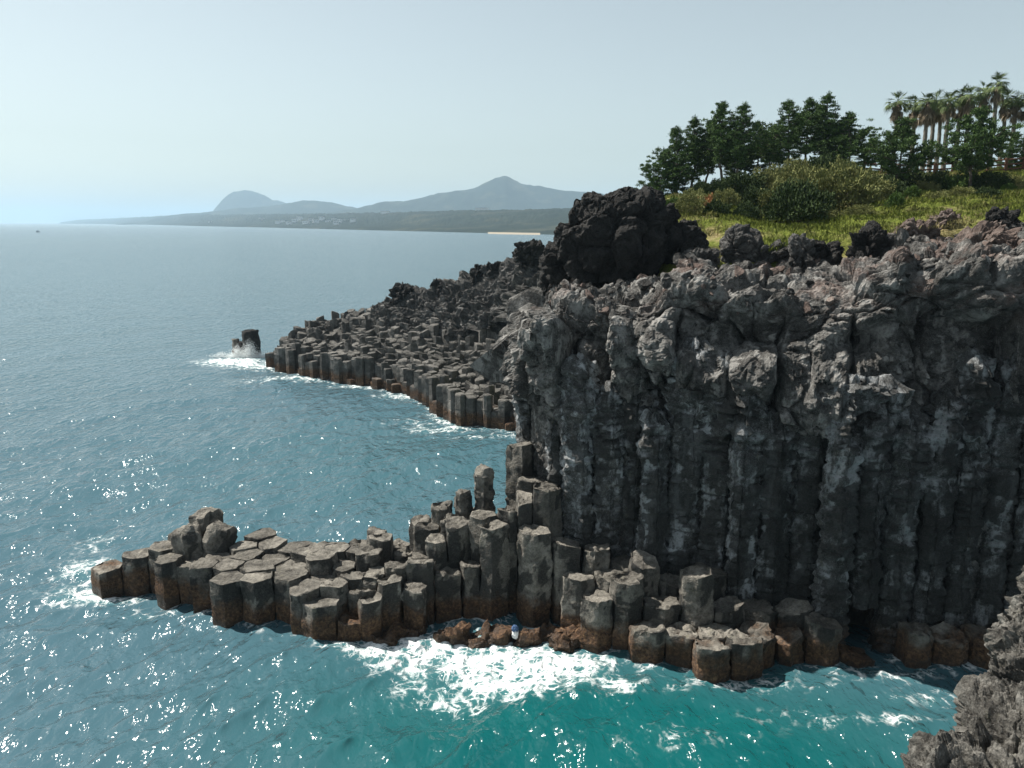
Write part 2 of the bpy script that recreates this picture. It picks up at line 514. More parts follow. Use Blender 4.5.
prom = link('basalt_promontory', None, label='low promontory of stepped hexagonal basalt columns jutting into the sea at left', cat='rock promontory', loc=(0, 0, 0))
cliff = link('basalt_cliff', None, label='tall dark cliff of upright basalt columns under a lumpy grey lava cap', cat='cliff', loc=(0, 0, 0))
ncol = 0
near_cols = []; foot_cols = []
for i, (p, poly) in enumerate(zip(pts, cells)):
    if len(poly) < 4: continue
    x, y = p
    d = wall_y(x) - y if x > .2 else -9
    inprom = in_poly((x, y), prom_poly)
    h = hts[i]
    if x > .4 and d > -.75 and d < .95:
        # the standing columns of the face
        if x < 2.2: z1 = rr.uniform(10.5, 12.6)
        elif d > .15: z1 = rr.uniform(9.0, 11.8)
        else: z1 = rr.uniform(10, 13)
        z0 = -1.2
        if 14.2 < x < 16.4: z0 = 1.9 - abs(x - 15.3) * 1.1 + rr.uniform(-.5, .5) + max(d, 0) * .4
        V, q, t = column_arrays(poly, z0, z1, rr, dz=.10, seg=.13, rough=.12, joint=.11, corner=.09, gap=rr.uniform(.09, .19), biscuits=.10, tilt=.16, round_top=1.1)
        ck_ = column_arrays.crust
        hz_ = z1 - rr.uniform(1.0, 1.8); bul = .10 * smooth(5.5, 9.5, V[:, 2]) + rr.uniform(.12, .34) * np.exp(-((V[:, 2] - hz_) / rr.uniform(.9, 1.5)) ** 2) * smooth(7.5, 9, V[:, 2])
        cc = poly.mean(0)
        V[:, :2] = cc + (V[:, :2] - cc) * (1 + bul)[:, None]
        me_ = crisp(mesh_np('column', V, q, t), 40); attr(me_, 'crust', ck_); link('column', me_, M['cliffcol'], cliff)
        near_cols.append((x, y, z0)); continue
    foot_w = np.interp(x, [-3, 1, 5, 9.5, 11.5, 13, 26], [4, 4.1, 4.9, 4.9, 3.6, 2.3, 2.0])
    if not inprom and x > -1 and .9 <= d < foot_w:
        if 14.3 < x < 16.2:
            h = rr.uniform(-.5, .2)
        h += rr.normal(0, .28)
        inprom = None
    elif inprom:
        h += rr.normal(0, .17) if x < -6 else rr.normal(0, .42)
    else: continue
    rt = 0.0; gp = .022
    if np.hypot(*(p - lump)) < 1.3: h += .8; rt = .6; gp = .07
    elif np.hypot(*(p - lump2)) < .62: h += .8; rt = .3
    elif min(np.hypot(*(p - s)) for s in spikes) < .8: rt = 1.0; gp = .09
    if x < -19.2: h = 1.1 + rr.normal(0, .1); rt = 0
    if h < -.25: continue
    h = max(h, .12)
    own = prom if (x < .4) else cliff
    V, q, t = column_arrays(poly, -1.2, h, rr, dz=.13, chip=.13 if x < -8 else .34, rough=(.028 if x < -6 else .065) if rt == 0 else .10, joint=.035 if x < -6 else .045, round_top=rt, tilt=.045 if x < -5 else .11, gap=gp if x < -6 or rt else rr.uniform(.02, .09))
    me_ = crisp(mesh_np('column', V, q, t)); attr(me_, 'crust', column_arrays.crust * .95); foot_cols.append((me_, own, x, y, h))
    near_cols.append((x, y, -1.2))
for own in (prom, cliff):
    mine = sorted([f for f in foot_cols if f[1] is own], key=lambda f: f[3] - .6 * f[4])      # those standing in front first
    left = 100 if own is prom else max(0, 100 - len(cliff.children))
    for f in mine[:left]: link('column', f[0], M['shelf'], own)
    if mine[left:]:
        bb_ = Bag(); cr_ = []
        for f in mine[left:]:
            n_ = len(f[0].vertices); v_ = np.zeros(n_ * 3); f[0].vertices.foreach_get('co', v_)
            qs = [list(p.vertices) for p in f[0].polygons if len(p.vertices) == 4]; ts = [list(p.vertices) for p in f[0].polygons if len(p.vertices) == 3]
            c_ = np.zeros(n_); f[0].attributes['crust'].data.foreach_get('value', c_); cr_.append(c_)
            bb_.add(v_.reshape(-1, 3), qs, ts)
        m_ = crisp(bb_.mesh('column_field')); attr(m_, 'crust', np.concatenate(cr_)); link('column_field', m_, M['shelf'], own, kind='stuff')
ROCKS += [(a, b, .7) for a, b, c in near_cols if c < 0]
print('near columns', len(near_cols), 'prom', len(prom.children), 'cliff', len(cliff.children))

# low reddish slabs awash in front of the steps
slab_parent = prom
for k, (px, py, w) in enumerate([(385, 632, 1.15), (408, 629, .8), (452, 634, 1.0), (487, 636, 1.2), (527, 637, .6), (548, 633, .9), (566, 641, .9)]):
    p = at_z(px, py, .15)
    n = 7; th = np.linspace(0, 2 * math.pi, n, endpoint=False) + k
    poly = np.stack([p[0] + w * np.cos(th) * rr.uniform(.8, 1.1, n), p[1] + .7 * w * np.sin(th) * rr.uniform(.8, 1.1, n)], 1)
    V, q, t = column_arrays(poly, -.8, .12 + rr.uniform(0, .25), rr, dz=.12, rough=.2, tilt=.12)
    link('slab', crisp(mesh_np('slab', V, q, t)), M['shelf'], prom if px < 560 else cliff)
    ROCKS.append((p[0], p[1], w * .6))

# ------------------------------------------------------------------ lava cap of the cliff
def lip_z(x): return np.interp(x, [-1, 0, 2, 5, 8, 12, 16, 20, 28], [13.2, 13.6, 14.6, 15.2, 15.4, 15.6, 16.0, 16.6, 17.0])
def back_z(x): return np.interp(x, [-1, 2, 4, 8, 12, 16, 20, 27, 36], [13.6, 14.3, 14.8, 15.5, 15.8, 16.4, 17.1, 17.9, 18.4])
nu, nv = 760, 430
s_ = np.linspace(0, _len[-1] - .01, nu)
P2 = path_at(s_)
T2 = np.gradient(P2, axis=0); T2 /= np.linalg.norm(T2, axis=1)[:, None]
N2 = np.stack([T2[:, 1], -T2[:, 0]], 1)
side = smooth(37.6, 41, P2[:, 1])
inl = np.stack([.28 + .5 * side, 1 - .2 * side], 1); inl /= np.linalg.norm(inl, axis=1)[:, None]
LN = perlin(np.stack([P2[:, 0] * .38, P2[:, 1] * .1, 0 * s_ + 3.3], 1)) + .5 * perlin(np.stack([P2[:, 0] * .95, P2[:, 1] * .1, 0 * s_ + 7.7], 1))
P = np.zeros((nu, nv, 3))
for i in range(nu):
    x = P2[i, 0]; zl = lip_z(x) - 1.2 * side[i] + .85 * LN[i]; zb = back_z(x) - 1.0 * side[i]; db = 9.5 * (1 - side[i]) + 3.0
    bulge = 1.0 + .35 * math.sin(x * .55 + 1) + .25 * math.sin(x * 1.37)
    ctl = [(0, -1), (0, 3), (0, 7.5), (.05 * bulge, 8.7), (.3 * bulge, 9.9), (.55 * bulge, 11.2), (.75 * bulge, 12.8), (.6, zl - 1.1), (.0, zl - .25), (-1.6, zl + .2 * (zb - zl)), (-.5 * db, zl + .5 * (zb - zl)), (-db, zb)]
    ctl = np.array(ctl)
    for _ in range(2):
        a, b = ctl[:-1], ctl[1:]
        ctl = np.concatenate([ctl[:1], np.stack([a * .75 + b * .25, a * .25 + b * .75], 1).reshape(-1, 2), ctl[-1:]])
    L = np.concatenate([[0], np.cumsum(np.linalg.norm(np.diff(ctl, axis=0), axis=1))])
    # lower back wall needs few rows
    wts = np.interp(L, [0, 8, 9.5, L[-1]], [0, .13, .16, 1])
    tt = np.linspace(0, 1, nv)
    o = np.interp(tt, wts, ctl[:, 0]); z = np.interp(tt, wts, ctl[:, 1])
    out = np.maximum(o, 0)[:, None] * N2[i][None] + np.minimum(o, 0)[:, None] * -inl[i][None]
    P[i, :, :2] = P2[i] + out; P[i, :, 2] = z
Nn = grid_normals(P)
Q = P.reshape(-1, 3); NQ = Nn.reshape(-1, 3)
if (NQ * np.repeat(np.concatenate([N2, np.full((nu, 1), .5)], 1), nv, 0)).sum(1).mean() < 0: NQ = -NQ
wz = smooth(8.2, 10.2, Q[:, 2])
warp = np.stack([fbm(Q * .5 + k * 31, 3) for k in range(3)], 1)
W = Q + warp * .16
W2 = Q + warp * .16
pil, crk, pid = facet(np.stack([W2[:, 0] * .42, W2[:, 1] * .32, W2[:, 2] * .05], 1))        # pillars going on up into the cap
blk, bcr, bid = facet(W * np.array([.42, .42, .36]) + 7)                                      # big broken blocks
ch, ccr, _c = facet((Q + warp * .2) * 1.35 + 3)                                               # chips
ch2, cc2, _c = facet((Q + warp * .1) * 3.4 + 9)
band = smooth(8.4, 9.6, Q[:, 2]) * smooth(15.0, 13.6, Q[:, 2])
topw = smooth(13.2, 14.4, Q[:, 2])
hood = 8.6 + 4.4 * pid                                                                        # each pillar swells at its own height
sd_ = np.repeat(side * .8, nv)
tb_, tk_, tid_ = facet(np.stack([W2[:, 0] * .42 + W2[:, 2] * .2, W2[:, 1] * .5, W2[:, 2] * 1.1], 1) + 21)     # tilted slabs of the rubble top
disp = band * ((pid - .5) * 1.7 + pil * .40 - .9 * np.exp(-(crk / .10) ** 2) + 1.25 * np.exp(-((Q[:, 2] - hood - .6) / 1.3) ** 2) - .35)
disp += wz * (blk * .62 + (bid - .5) * .55 - .35 * np.exp(-(bcr / .07) ** 2)) * (.6 + .1 * topw)
disp += topw * (tb_ * .22 + (tid_ - .5) * .34 - .22 * np.exp(-(tk_ / .08) ** 2))
disp += wz * (1 - .5 * topw) * (ch * .10 - .10 * np.exp(-(ccr / .08) ** 2) + ch2 * .03)
disp -= np.repeat(smooth(.9, -.2, P2[:, 0]), nv) * wz * .7
disp += wz * fbm(Q * .6, 4) * .26 + fbm(Q * 1.9, 4, .6) * .15 * (.3 + wz) * (1 - .35 * topw) + fbm(Q * 3.4, 5, .62) * .085 * (1 - .3 * topw)
for px, py, Y, rad, dep in [(752, 330, 33, 1.1, 2.2), (866, 348, 31.5, .9, 2.0), (568, 340, 35, .8, 1.5), (690, 330, 33.5, .9, 1.2), (735, 425, 32.2, .8, 1.4), (905, 415, 31, 1.6, 1.2), (790, 465, 32, .7, 1.0), (980, 330, 31, .8, .9), (720, 345, 33, 1.3, 1.4), (640, 300, 34.5, .9, .9), (830, 300, 33, 1.0, 1.0), (940, 300, 31.5, 1.2, .9), (610, 390, 34.5, .6, .8)]:
    c = at_y(px, py, Y)
    dd = ((Q + warp * .35 - c) / np.array([rad, 2.6, rad * .8]))
    disp -= dep * np.exp(-(dd ** 2).sum(1))
cave = np.exp(-(((Q[:, 0] - 15.3) / 1.5) ** 2 + ((Q[:, 2] - .6) / 1.6) ** 2)) * 2.5
disp -= cave
D = NQ * disp[:, None]
D[:, 2] += wz * fbm(Q * np.array([.8, .8, .8]) + 90, 3) * .10
Q2 = Q + D
link('lava_cap', mesh_np('lava_cap', Q2, grid_quads(nu, nv), None, False), M['cap'], cliff)

# loose clinker lying over the top of the cap
def ico2():
    t = (1 + 5 ** .5) / 2
    v = np.array([(-1, t, 0), (1, t, 0), (-1, -t, 0), (1, -t, 0), (0, -1, t), (0, 1, t), (0, -1, -t), (0, 1, -t), (t, 0, -1), (t, 0, 1), (-t, 0, -1), (-t, 0, 1)], float)
    f = [(0, 11, 5), (0, 5, 1), (0, 1, 7), (0, 7, 10), (0, 10, 11), (1, 5, 9), (5, 11, 4), (11, 10, 2), (10, 7, 6), (7, 1, 8), (3, 9, 4), (3, 4, 2), (3, 2, 6), (3, 6, 8), (3, 8, 9), (4, 9, 5), (2, 4, 11), (6, 2, 10), (8, 6, 7), (9, 8, 1)]
    v = list(map(tuple, v / np.linalg.norm(v[0]))); nf = []; mid = {}
    def m(a, b):
        k = (min(a, b), max(a, b))
        if k not in mid:
            p = (np.array(v[a]) + np.array(v[b])) / 2; v.append(tuple(p / np.linalg.norm(p))); mid[k] = len(v) - 1
        return mid[k]
    for a, b, c in f:
        x, y, z = m(a, b), m(b, c), m(c, a); nf += [(a, x, z), (b, y, x), (c, z, y), (x, y, z)]
    return np.array(v), nf
IV, IF = ico2()
rub = np.random.default_rng(404)
cand = np.nonzero((Q2[:, 2] > 13.4) & (np.abs(NQ[:, 2]) > .45) & (Q2[:, 0] > 0) & (Q2[:, 0] < 29))[0]
cl = perlin(np.stack([Q2[cand, 0] * .5, Q2[cand, 1] * .5, 0 * cand], 1))
cand = cand[cl > -.12]
for mat_, n_, nm_ in (('grey', 520, 'clinker'), ('brownrock', 230, 'clinker')):
    rb_ = Bag()
    for i in rub.choice(cand, n_, False):
        sc_ = .12 + .40 * rub.random() ** 2.8
        v_ = IV.copy()
        for _ in range(9):                                   # knock flat faces off the lump
            d_ = rub.normal(size=3); d_ /= np.linalg.norm(d_); c_ = rub.uniform(.25, .65)
            h_ = v_ @ d_; v_ -= np.clip(h_ - c_, 0, None)[:, None] * d_
        v_ = v_ * rub.uniform(.6, 1.3, 3) * sc_ @ np.linalg.qr(rub.normal(size=(3, 3)))[0] + rub.normal(0, .05 * sc_, v_.shape)
        rb_.add(v_ + Q2[i] + [0, 0, sc_ * .25], None, IF)
    link(nm_, rb_.mesh(nm_, False), M[mat_], cliff, kind='stuff')

# ------------------------------------------------------------------ grassy upland
TP = [(4, 42, 14.2), (8, 42, 16.0), (12, 42, 16.5), (16, 42, 17.0), (20, 42, 17.6), (27, 42, 18.3), (36, 42, 18.8), (50, 42, 19.5), (2, 46, 13.5), (1, 60, 12), (-1, 72, 9), (4, 80, 11),
      (60, 60, 22), (60, 80, 24), (75, 50, 21), (75, 100, 24), (30, 110, 21), (15, 110, 17), (45, 110, 23.5), (8, 95, 14)]
for q in [(760, 232, 46), (860, 203, 52), (1000, 192, 55), (900, 186, 66), (940, 174, 72), (1024, 168, 72), (700, 200, 60), (655, 200, 64), (780, 176, 66), (820, 186, 62), (860, 175, 70), (720, 192, 66), (680, 218, 50), (800, 215, 52), (940, 195, 57)]:
    TP.append(tuple(at_y(*q)))
for q in [(690, 195, 72), (780, 174, 74), (940, 173, 82)]: TP.append(tuple(at_y(*q)))
TPF = Field(TP, .5)
def ground(x, y): return float(TPF([[x, y]])[0])
gx, gy = np.linspace(1, 78, 300), np.linspace(39.5, 110, 260)
GX, GY = np.meshgrid(gx, gy, indexing='ij')
gp = np.stack([GX.ravel(), GY.ravel()], 1)
gz = TPF(gp)
p3 = np.stack([gp[:, 0], gp[:, 1], gz], 1)
gz += fbm(p3 * .35, 4) * .35 + fbm(p3 * 1.6, 3) * .1 - .25
edge = smooth(44, 40.5, gp[:, 1]); gz -= edge * 1.2 + 7 * smooth(8.5, 4.5, gp[:, 0])
p3[:, 2] = gz
g = NT('dry_grass_ground')
n1 = g.noise(.16, 5, .6); n2 = g.noise(1.1, 6, .65); n3 = g.noise(6, 5, .7)
green = g.ramp(n3, [(.3, (.05, .075, .012)), (.5, (.14, .175, .028)), (.7, (.25, .26, .06))])
straw = g.ramp(n3, [(.3, (.16, .12, .05)), (.5, (.33, .27, .13)), (.7, (.5, .43, .25))])
mixf = g.math('ADD', g.math('MULTIPLY', n1, .65), g.math('MULTIPLY', n2, .35))
col = g.mix(g.step(mixf, .49, .63), green, straw)
ol = g.noise(.3, 5, .65, vec=g.mapping((1, 1, 1.3)))
col = g.mix(g.math('MULTIPLY', g.step(ol, .53, .64), .75), col, g.ramp(n3, [(.3, (.035, .042, .012)), (.55, (.085, .08, .028)), (.75, (.14, .115, .05))]))
M['ground'] = g.bsdf(col, .95, .1, g.bump(g.math('ADD', n3, g.noise(17, 4, .7)), 1, .15))
link('grassy_slope', mesh_np('grassy_slope', p3, grid_quads(300, 260)), M['ground'], kind='structure')

# ------------------------------------------------------------------ lava boulders
def boulder(name, px, py, Y, w, h, dp, mat, label, cat='boulder', seed=0, rough=.22, res=90, jag=1.0, sink=.15, rz=0.0, squash=None):
    nu, nv = res * 2, res
    th = np.linspace(0, 2 * math.pi, nu, endpoint=False); ph = np.linspace(.02, math.pi - .02, nv)
    A, B = np.meshgrid(th, ph, indexing='ij')
    S = np.stack([np.cos(A) * np.sin(B), np.sin(A) * np.sin(B), np.cos(B)], -1).reshape(-1, 3)
    S = np.sign(S) * np.abs(S) ** .8
    sc = np.array([w / 2, dp / 2, h / 2])
    U = S * sc; o = np.array([seed * 7.7, seed * 3.1, seed * 5.3])
    m = max(w, h) / 2
    wv = np.stack([fbm(U / m * .9 + o + 11 * k, 3) for k in range(3)], 1) * .25 * m
    f1, f2 = worley((U + wv) / m * 1.6 + o)
    k = rough * m * ((.5 - f1) * 1.2 + .5 * ridged((U + wv) / m * 1.8 + o, 4, .6) * jag) + fbm(U * 2.2 + o, 4, .6) * .11 * jag + fbm(U * 8 + o, 2) * .03
    b1, c1, i1 = facet((U + wv) / m * 1.5 + o); b2, c2, i2 = facet((U + wv * .5) * 1.5 + o)
    k = k * .75 + m * rough * (b1 * .55 - .25 * np.exp(-(c1 / .08) ** 2)) + b2 * .13 * jag - .06 * np.exp(-(c2 / .08) ** 2)
    k -= np.percentile(k, 75)
    nd = S / (np.linalg.norm(S, axis=1)[:, None])
    V = U + wv * .7 + nd * k[:, None]
    if squash is not None: V[:, 0] += squash * np.clip(V[:, 2], -h, h)
    if rz:
        c_, s_ = math.cos(rz), math.sin(rz)
        V = np.stack([V[:, 0] * c_ - V[:, 1] * s_, V[:, 0] * s_ + V[:, 1] * c_, V[:, 2]], 1)
    V[:, 2] += h / 2 - sink * h
    p = at_y(px, py, Y)
    return link(name, mesh_np(name, V, grid_quads(nu, nv, True), None, False), M[mat], label=label, cat=cat, loc=tuple(p))

boulder('lava_boulder', 616, 292, 44.5, 6.4, 5.7, 6.0, 'black', 'huge rounded black clinker boulder at the left end of the cliff top', seed=1, rough=.2, res=190, jag=.9, sink=.05, squash=.10)
boulder('lava_boulder', 680, 286, 44, 2.7, 4.2, 3.4, 'black', 'dark crag leaning against the right side of the huge black boulder', seed=2, rough=.22, res=120, jag=.9, squash=-.08)
boulder('lava_boulder', 560, 292, 45, 2.0, 3.8, 3.2, 'black', 'smaller black clinker shoulder against the left side of the huge boulder', seed=3, rough=.22, res=110, jag=.9, squash=.12)
boulder('lava_boulder', 738, 264, 43, 2.1, 2.5, 1.9, 'grey', 'blocky flat-topped grey rock standing against the green slope', seed=4, rough=.18, res=80, jag=.7)
boulder('lava_boulder', 700, 275, 42, 1.7, 1.7, 1.5, 'grey', 'squat pale grey rock between the black crag and the blocky rock', seed=5, res=60)
boulder('lava_boulder', 801, 268, 40.5, 1.3, 2.0, 1.2, 'grey', 'pointed dark grey tooth of rock at the grass edge', seed=6, rough=.25, res=70, squash=-.15)
boulder('lava_boulder', 824, 270, 40.5, 1.5, 1.7, 1.4, 'black', 'dark hunched rock just right of the pointed tooth of rock', seed=7, rough=.25, res=70, squash=.2)
boulder('lava_boulder', 868, 276, 39.5, 1.9, 2.9, 1.7, 'black', 'tall ragged black rock pillar with a narrow knob on top', seed=8, rough=.32, res=90, jag=1.3)
boulder('lava_boulder', 868, 242, 39.8, .9, .9, .9, 'black', 'small black knob of rock resting on the ragged pillar', seed=9, rough=.25, res=50)
boulder('lava_boulder', 912, 246, 42.5, 2.4, 1.5, 1.8, 'brownrock', 'brown slanted rock sitting alone in the green grass', seed=10, rough=.3, res=70, squash=.4)
boulder('lava_boulder', 945, 228, 44, 1.5, 1.0, 1.3, 'brownrock', 'small brown rock upslope at the grass edge', seed=11, rough=.3, res=50)
boulder('lava_boulder', 970, 275, 39.5, 4.6, 2.8, 3.5, 'brownrock', 'long reddish brown slanted lava slab along the cliff top', seed=12, rough=.33, res=120, squash=.5)
boulder('lava_boulder', 1002, 232, 42, 1.9, 1.3, 1.4, 'black', 'dark jagged rock above the reddish slab at the right edge', seed=13, rough=.3, res=60)
boulder('lava_boulder', 1018, 285, 37.5, 2.6, 2.6, 2.4, 'brownrock', 'reddish brown crag at the far right of the cliff edge', seed=14, rough=.3, res=80)
boulder('lava_boulder', 920, 292, 37, 2.0, 1.7, 1.8, 'black', 'dark brown-black lump below the solitary slanted brown rock', seed=15, rough=.3, res=70)
boulder('lava_boulder', 822, 296, 36.2, .95, .42, .5, 'paleyellow', 'small pale yellowish stone lying on the grey lava cap', cat='stone', seed=16, rough=.15, res=40, jag=.4)
boulder('lava_boulder', 1012, 210, 52, 2.4, .9, 1.5, 'paleyellow', 'pale low rock in the grass at the right edge', seed=17, rough=.25, res=50)
boulder('lava_boulder', 775, 262, 42.5, 1.8, 1.2, 1.4, 'grey', 'low grey rubble rock right of the blocky flat-topped rock', seed=18, rough=.3, res=60)

# ------------------------------------------------------------------ far shelf across the cove
FR = [(268, 366), (285, 374), (330, 381), (380, 389), (415, 399), (440, 415), (455, 424), (520, 432), (560, 434)]
fr = [at_z(a, b, 0)[:2] for a, b in FR]
bk = [at_y(a, b, Y)[:2] for a, b, Y in [(600, 250, 84), (545, 255, 90), (500, 268, 96), (440, 283, 101), (385, 300, 105), (330, 318, 108), (290, 336, 106), (268, 352, 101)]]
far_poly = [tuple(p) for p in fr] + [tuple(p) for p in bk]
far_lev = [(p[0], p[1] + .8, 3.0) for p in fr[1:]] + [(fr[0][0], fr[0][1], 1.6)] + [(fr[0][0] + .2, fr[0][1] + 4, 2.0)]
far_lev += sight_y([(330, 345, 97), (380, 350, 92), (430, 365, 86), (470, 385, 78), (500, 405, 73), (430, 335, 92), (480, 350, 85), (400, 325, 97), (350, 332, 101), (300, 343, 101), (290, 338, 104), (330, 321, 106),
                    (385, 309, 103), (440, 300, 98), (500, 300, 90), (510, 350, 80), (440, 292, 100), (500, 276, 95), (545, 262, 89), (600, 262, 84)])
SPF = .98
fpts = lattice(-36, 12, 64, 112, SPF, .2, 5)
fcells = voronoi_cells(fpts, SPF)
fh = Field(far_lev, .6)(fpts)
shelf = link('basalt_shelf', None, label='broad sloping shelf of small basalt columns across the cove, behind the cliff', cat='rock shelf', loc=(0, 0, 0))
sel = [i for i, p in enumerate(fpts) if in_poly(p, far_poly) and len(fcells[i]) >= 4]
def front_d(p):
    return min(np.hypot(*(np.array(p) - (fr[k] * (1 - t) + fr[k + 1] * t))) for k in range(len(fr) - 1) for t in np.linspace(0, 1, 12))
fd = {i: front_d(fpts[i]) for i in sel}
order = sorted(sel, key=lambda i: fd[i])
rest = Bag(); rf = np.random.default_rng(77)
for n, i in enumerate(order):
    d_ = fd[i]; h = max(.3, fh[i])
    if d_ < 1.1: h = rf.uniform(.5, 3.0) if rf.random() < .45 else h + rf.normal(0, .25)
    else: h += rf.normal(0, .32 if d_ < 9 else .5) + .9 * float(perlin(np.array([[fpts[i][0] * .22, fpts[i][1] * .22, 1.5]]))[0])
    if h < .2: h = .2
    z0 = -1.0 if d_ < 4 else h - 2.2
    if n < 100:
        b = Bag(); simple_column(b, fcells[i], -1.0, h, rf)
        link('column', b.mesh('column', False), M['far'], shelf)
        ROCKS.append((fpts[i][0], fpts[i][1], .7))
    else:
        simple_column(rest, fcells[i], z0, h, rf, .26)
link('column_field', rest.mesh('column_field', False), M['far'], shelf, kind='stuff')
# lava ridge along the back of the shelf
rb = np.array([at_y(a, b, Y) for a, b, Y in [(700, 236, 78), (600, 240, 84), (545, 256, 88), (500, 272, 94), (440, 289, 99), (400, 297, 102), (385, 305, 104), (365, 314, 105), (330, 324, 107), (300, 336, 107)]])
ru = np.linspace(0, 1, 420); rk = np.linspace(0, 1, len(rb))
rc = np.stack([np.interp(ru, rk, rb[:, k]) for k in range(3)], 1)
rt_ = np.gradient(rc[:, :2], axis=0); rt_ /= np.linalg.norm(rt_, axis=1)[:, None]
rn_ = np.stack([-rt_[:, 1], rt_[:, 0]], 1)
if rn_[200, 1] > 0: rn_ = -rn_
nv = 110
vv = np.linspace(-1, 1, nv)
wid = np.interp(ru, [0, .45, .7, 1], [7, 6, 4, 2.0])
RP = np.zeros((420, nv, 3))
RP[:, :, :2] = rc[:, None, :2] + rn_[:, None] * (vv[None, :, None] * wid[:, None, None])
prof = (1 - np.abs(vv) ** 1.5)
RP[:, :, 2] = rc[:, 2, None] - np.interp(ru, [0, .6, 1], [7.5, 6, 3.0])[:, None] * (1 - prof[None]) - np.where(vv < 0, 1, 0)[None] * np.abs(vv)[None] * 5
q = RP.reshape(-1, 3)
f1, _ = worley(q * .42)
amp = np.repeat(np.interp(ru, [0, .55, .85, 1], [1.2, 1.1, .8, .35]), nv)
RN = grid_normals(RP).reshape(-1, 3); RN *= np.sign(RN[:, 2:3] + 1e-6)
fb_, fc_, _i = facet(q * .45); fd_, fe_, _i = facet(q * 1.2)
dz_ = amp * (fb_ * .6 - .3 * np.exp(-(fc_ / .1) ** 2) + fd_ * .2 + (.5 - f1) * .6 + ridged(q * .45, 4, .6) * .45 + fbm(q * 1.6, 3, .6) * .25) - .1
q = q + RN * dz_[:, None]
link('lava_ridge', mesh_np('lava_ridge', q, grid_quads(420, nv), None, False), M['grey'], shelf)
for k, (px, py, Y, w, h, lab) in enumerate([(404, 303, 101, 3.6, 2.6, 'jagged dark crag standing at the middle of the far shelf skyline'), (482, 280, 94, 2.6, 2.0, 'dark upright rock on the far shelf skyline near the cliff'),
                                       (498, 276, 92, 2.0, 1.7, 'black rock beside the upright rock on the far shelf skyline'), (440, 292, 98, 2.6, 1.4, 'low black hump between the two crags of the far shelf skyline'),
                                       (528, 262, 86, 3.0, 2.6, 'black rock heap on the far shelf next to the huge boulder')]):
    boulder('lava_rock', px, py, Y, w, h, w * .9, 'black', lab, cat='rock', seed=30 + k, rough=.4, res=55, jag=1.4)

# sea stack
sx = at_z(246, 356, 0)
stack = link('sea_stack', None, label='small dark basalt sea stack standing alone in white surf', cat='sea stack', loc=(0, 0, 0))
for dx, dy, w, h in [(.55, 0, 1.25, 3.5), (1.15, .5, 1.0, 3.45), (-.35, .2, 1.1, 1.9), (-1.35, .3, .75, 2.3), (.2, .9, 1.0, 2.8)]:
    th = np.linspace(0, 2 * math.pi, 6, endpoint=False) + rf.uniform(0, 1)
    poly = np.stack([sx[0] + dx + w * .75 * np.cos(th), sx[1] + dy + w * .75 * np.sin(th)], 1)
    V, qd, t = column_arrays(poly, -1, h, rf, seg=.3, dz=.25, rough=.1, tilt=.08)
    link('column', mesh_np('column', V, qd, t), M['shelf'] if dx < -1 else M['black'], stack)
    ROCKS.append((sx[0] + dx, sx[1] + dy, .6))

# ------------------------------------------------------------------ near rock at the lower right
nu, nv = 330, 330
def fore_surface():
    out = [(1100, 470, 22), (1060, 540, 21), (1022, 588, 20), (1000, 640, 19.2), (985, 688, 18.4), (962, 708, 17.6), (948, 735, 16.9), (925, 748, 16.4), (905, 766, 16), (870, 800, 15.2), (820, 850, 14.5)]
    E = np.array([at_y(*o) for o in out])            # the crest seen against the water
    k = np.linspace(0, 1, len(E)); u = np.linspace(0, 1, nu)
    C = np.stack([np.interp(u, k, E[:, j]) for j in range(3)], 1)
    for _ in range(12): C[1:-1] = (C[:-2] + C[2:] + 2 * C[1:-1]) / 4
    v = np.linspace(-1, 1, nv)
    S = np.zeros((nu, nv, 3))
    near = np.array([3.4, -4.2, .3]); farv = np.array([.9, 1.3, -9.5])
    for j, t in enumerate(v):
        if t > 0: o = near * t + np.array([0, 0, .55 * math.sin(t * 2.4) - .9 * t * t])
        else: o = farv * (-t) ** 1.3 + np.array([.35, .5, 0]) * math.sin(-t * 3.1)
        S[:, j] = C + o
    return S
S = fore_surface()
SN = grid_normals(S).reshape(-1, 3); SN *= np.sign(SN[:, 2:3] + 1e-9)
q = S.reshape(-1, 3)
q0 = q + np.stack([fbm(q * 1.1 + 13 * k, 3) for k in range(3)], 1) * .35
f1, f2 = worley(q0 * .75); g1, g2 = worley(q0 * 2.6)
pf, pc, _i = facet(q0 * 1.1); k1, k2 = worley(q * 4.2 + 5)
dd = (.5 - f1) * .6 + pf * .22 - .15 * np.exp(-(pc / .08) ** 2) - .16 * np.exp(-(k1 / .28) ** 2) + (.45 - g1) * .20 + ridged(q0 * 1.3, 4, .6) * .12 + fbm(q * 4.5, 4, .62) * .10
pit = at_y(1000, 745, 15.0)
dd -= .8 * np.exp(-(((q - pit) / np.array([.8, 1.2, .5])) ** 2).sum(1))
q = q + SN * dd[:, None]
link('coastal_rock', mesh_np('coastal_rock', q, grid_quads(nu, nv), None, False), M['fore'], label='rough knobbly pale grey rock close by at the lower right corner', cat='rock')

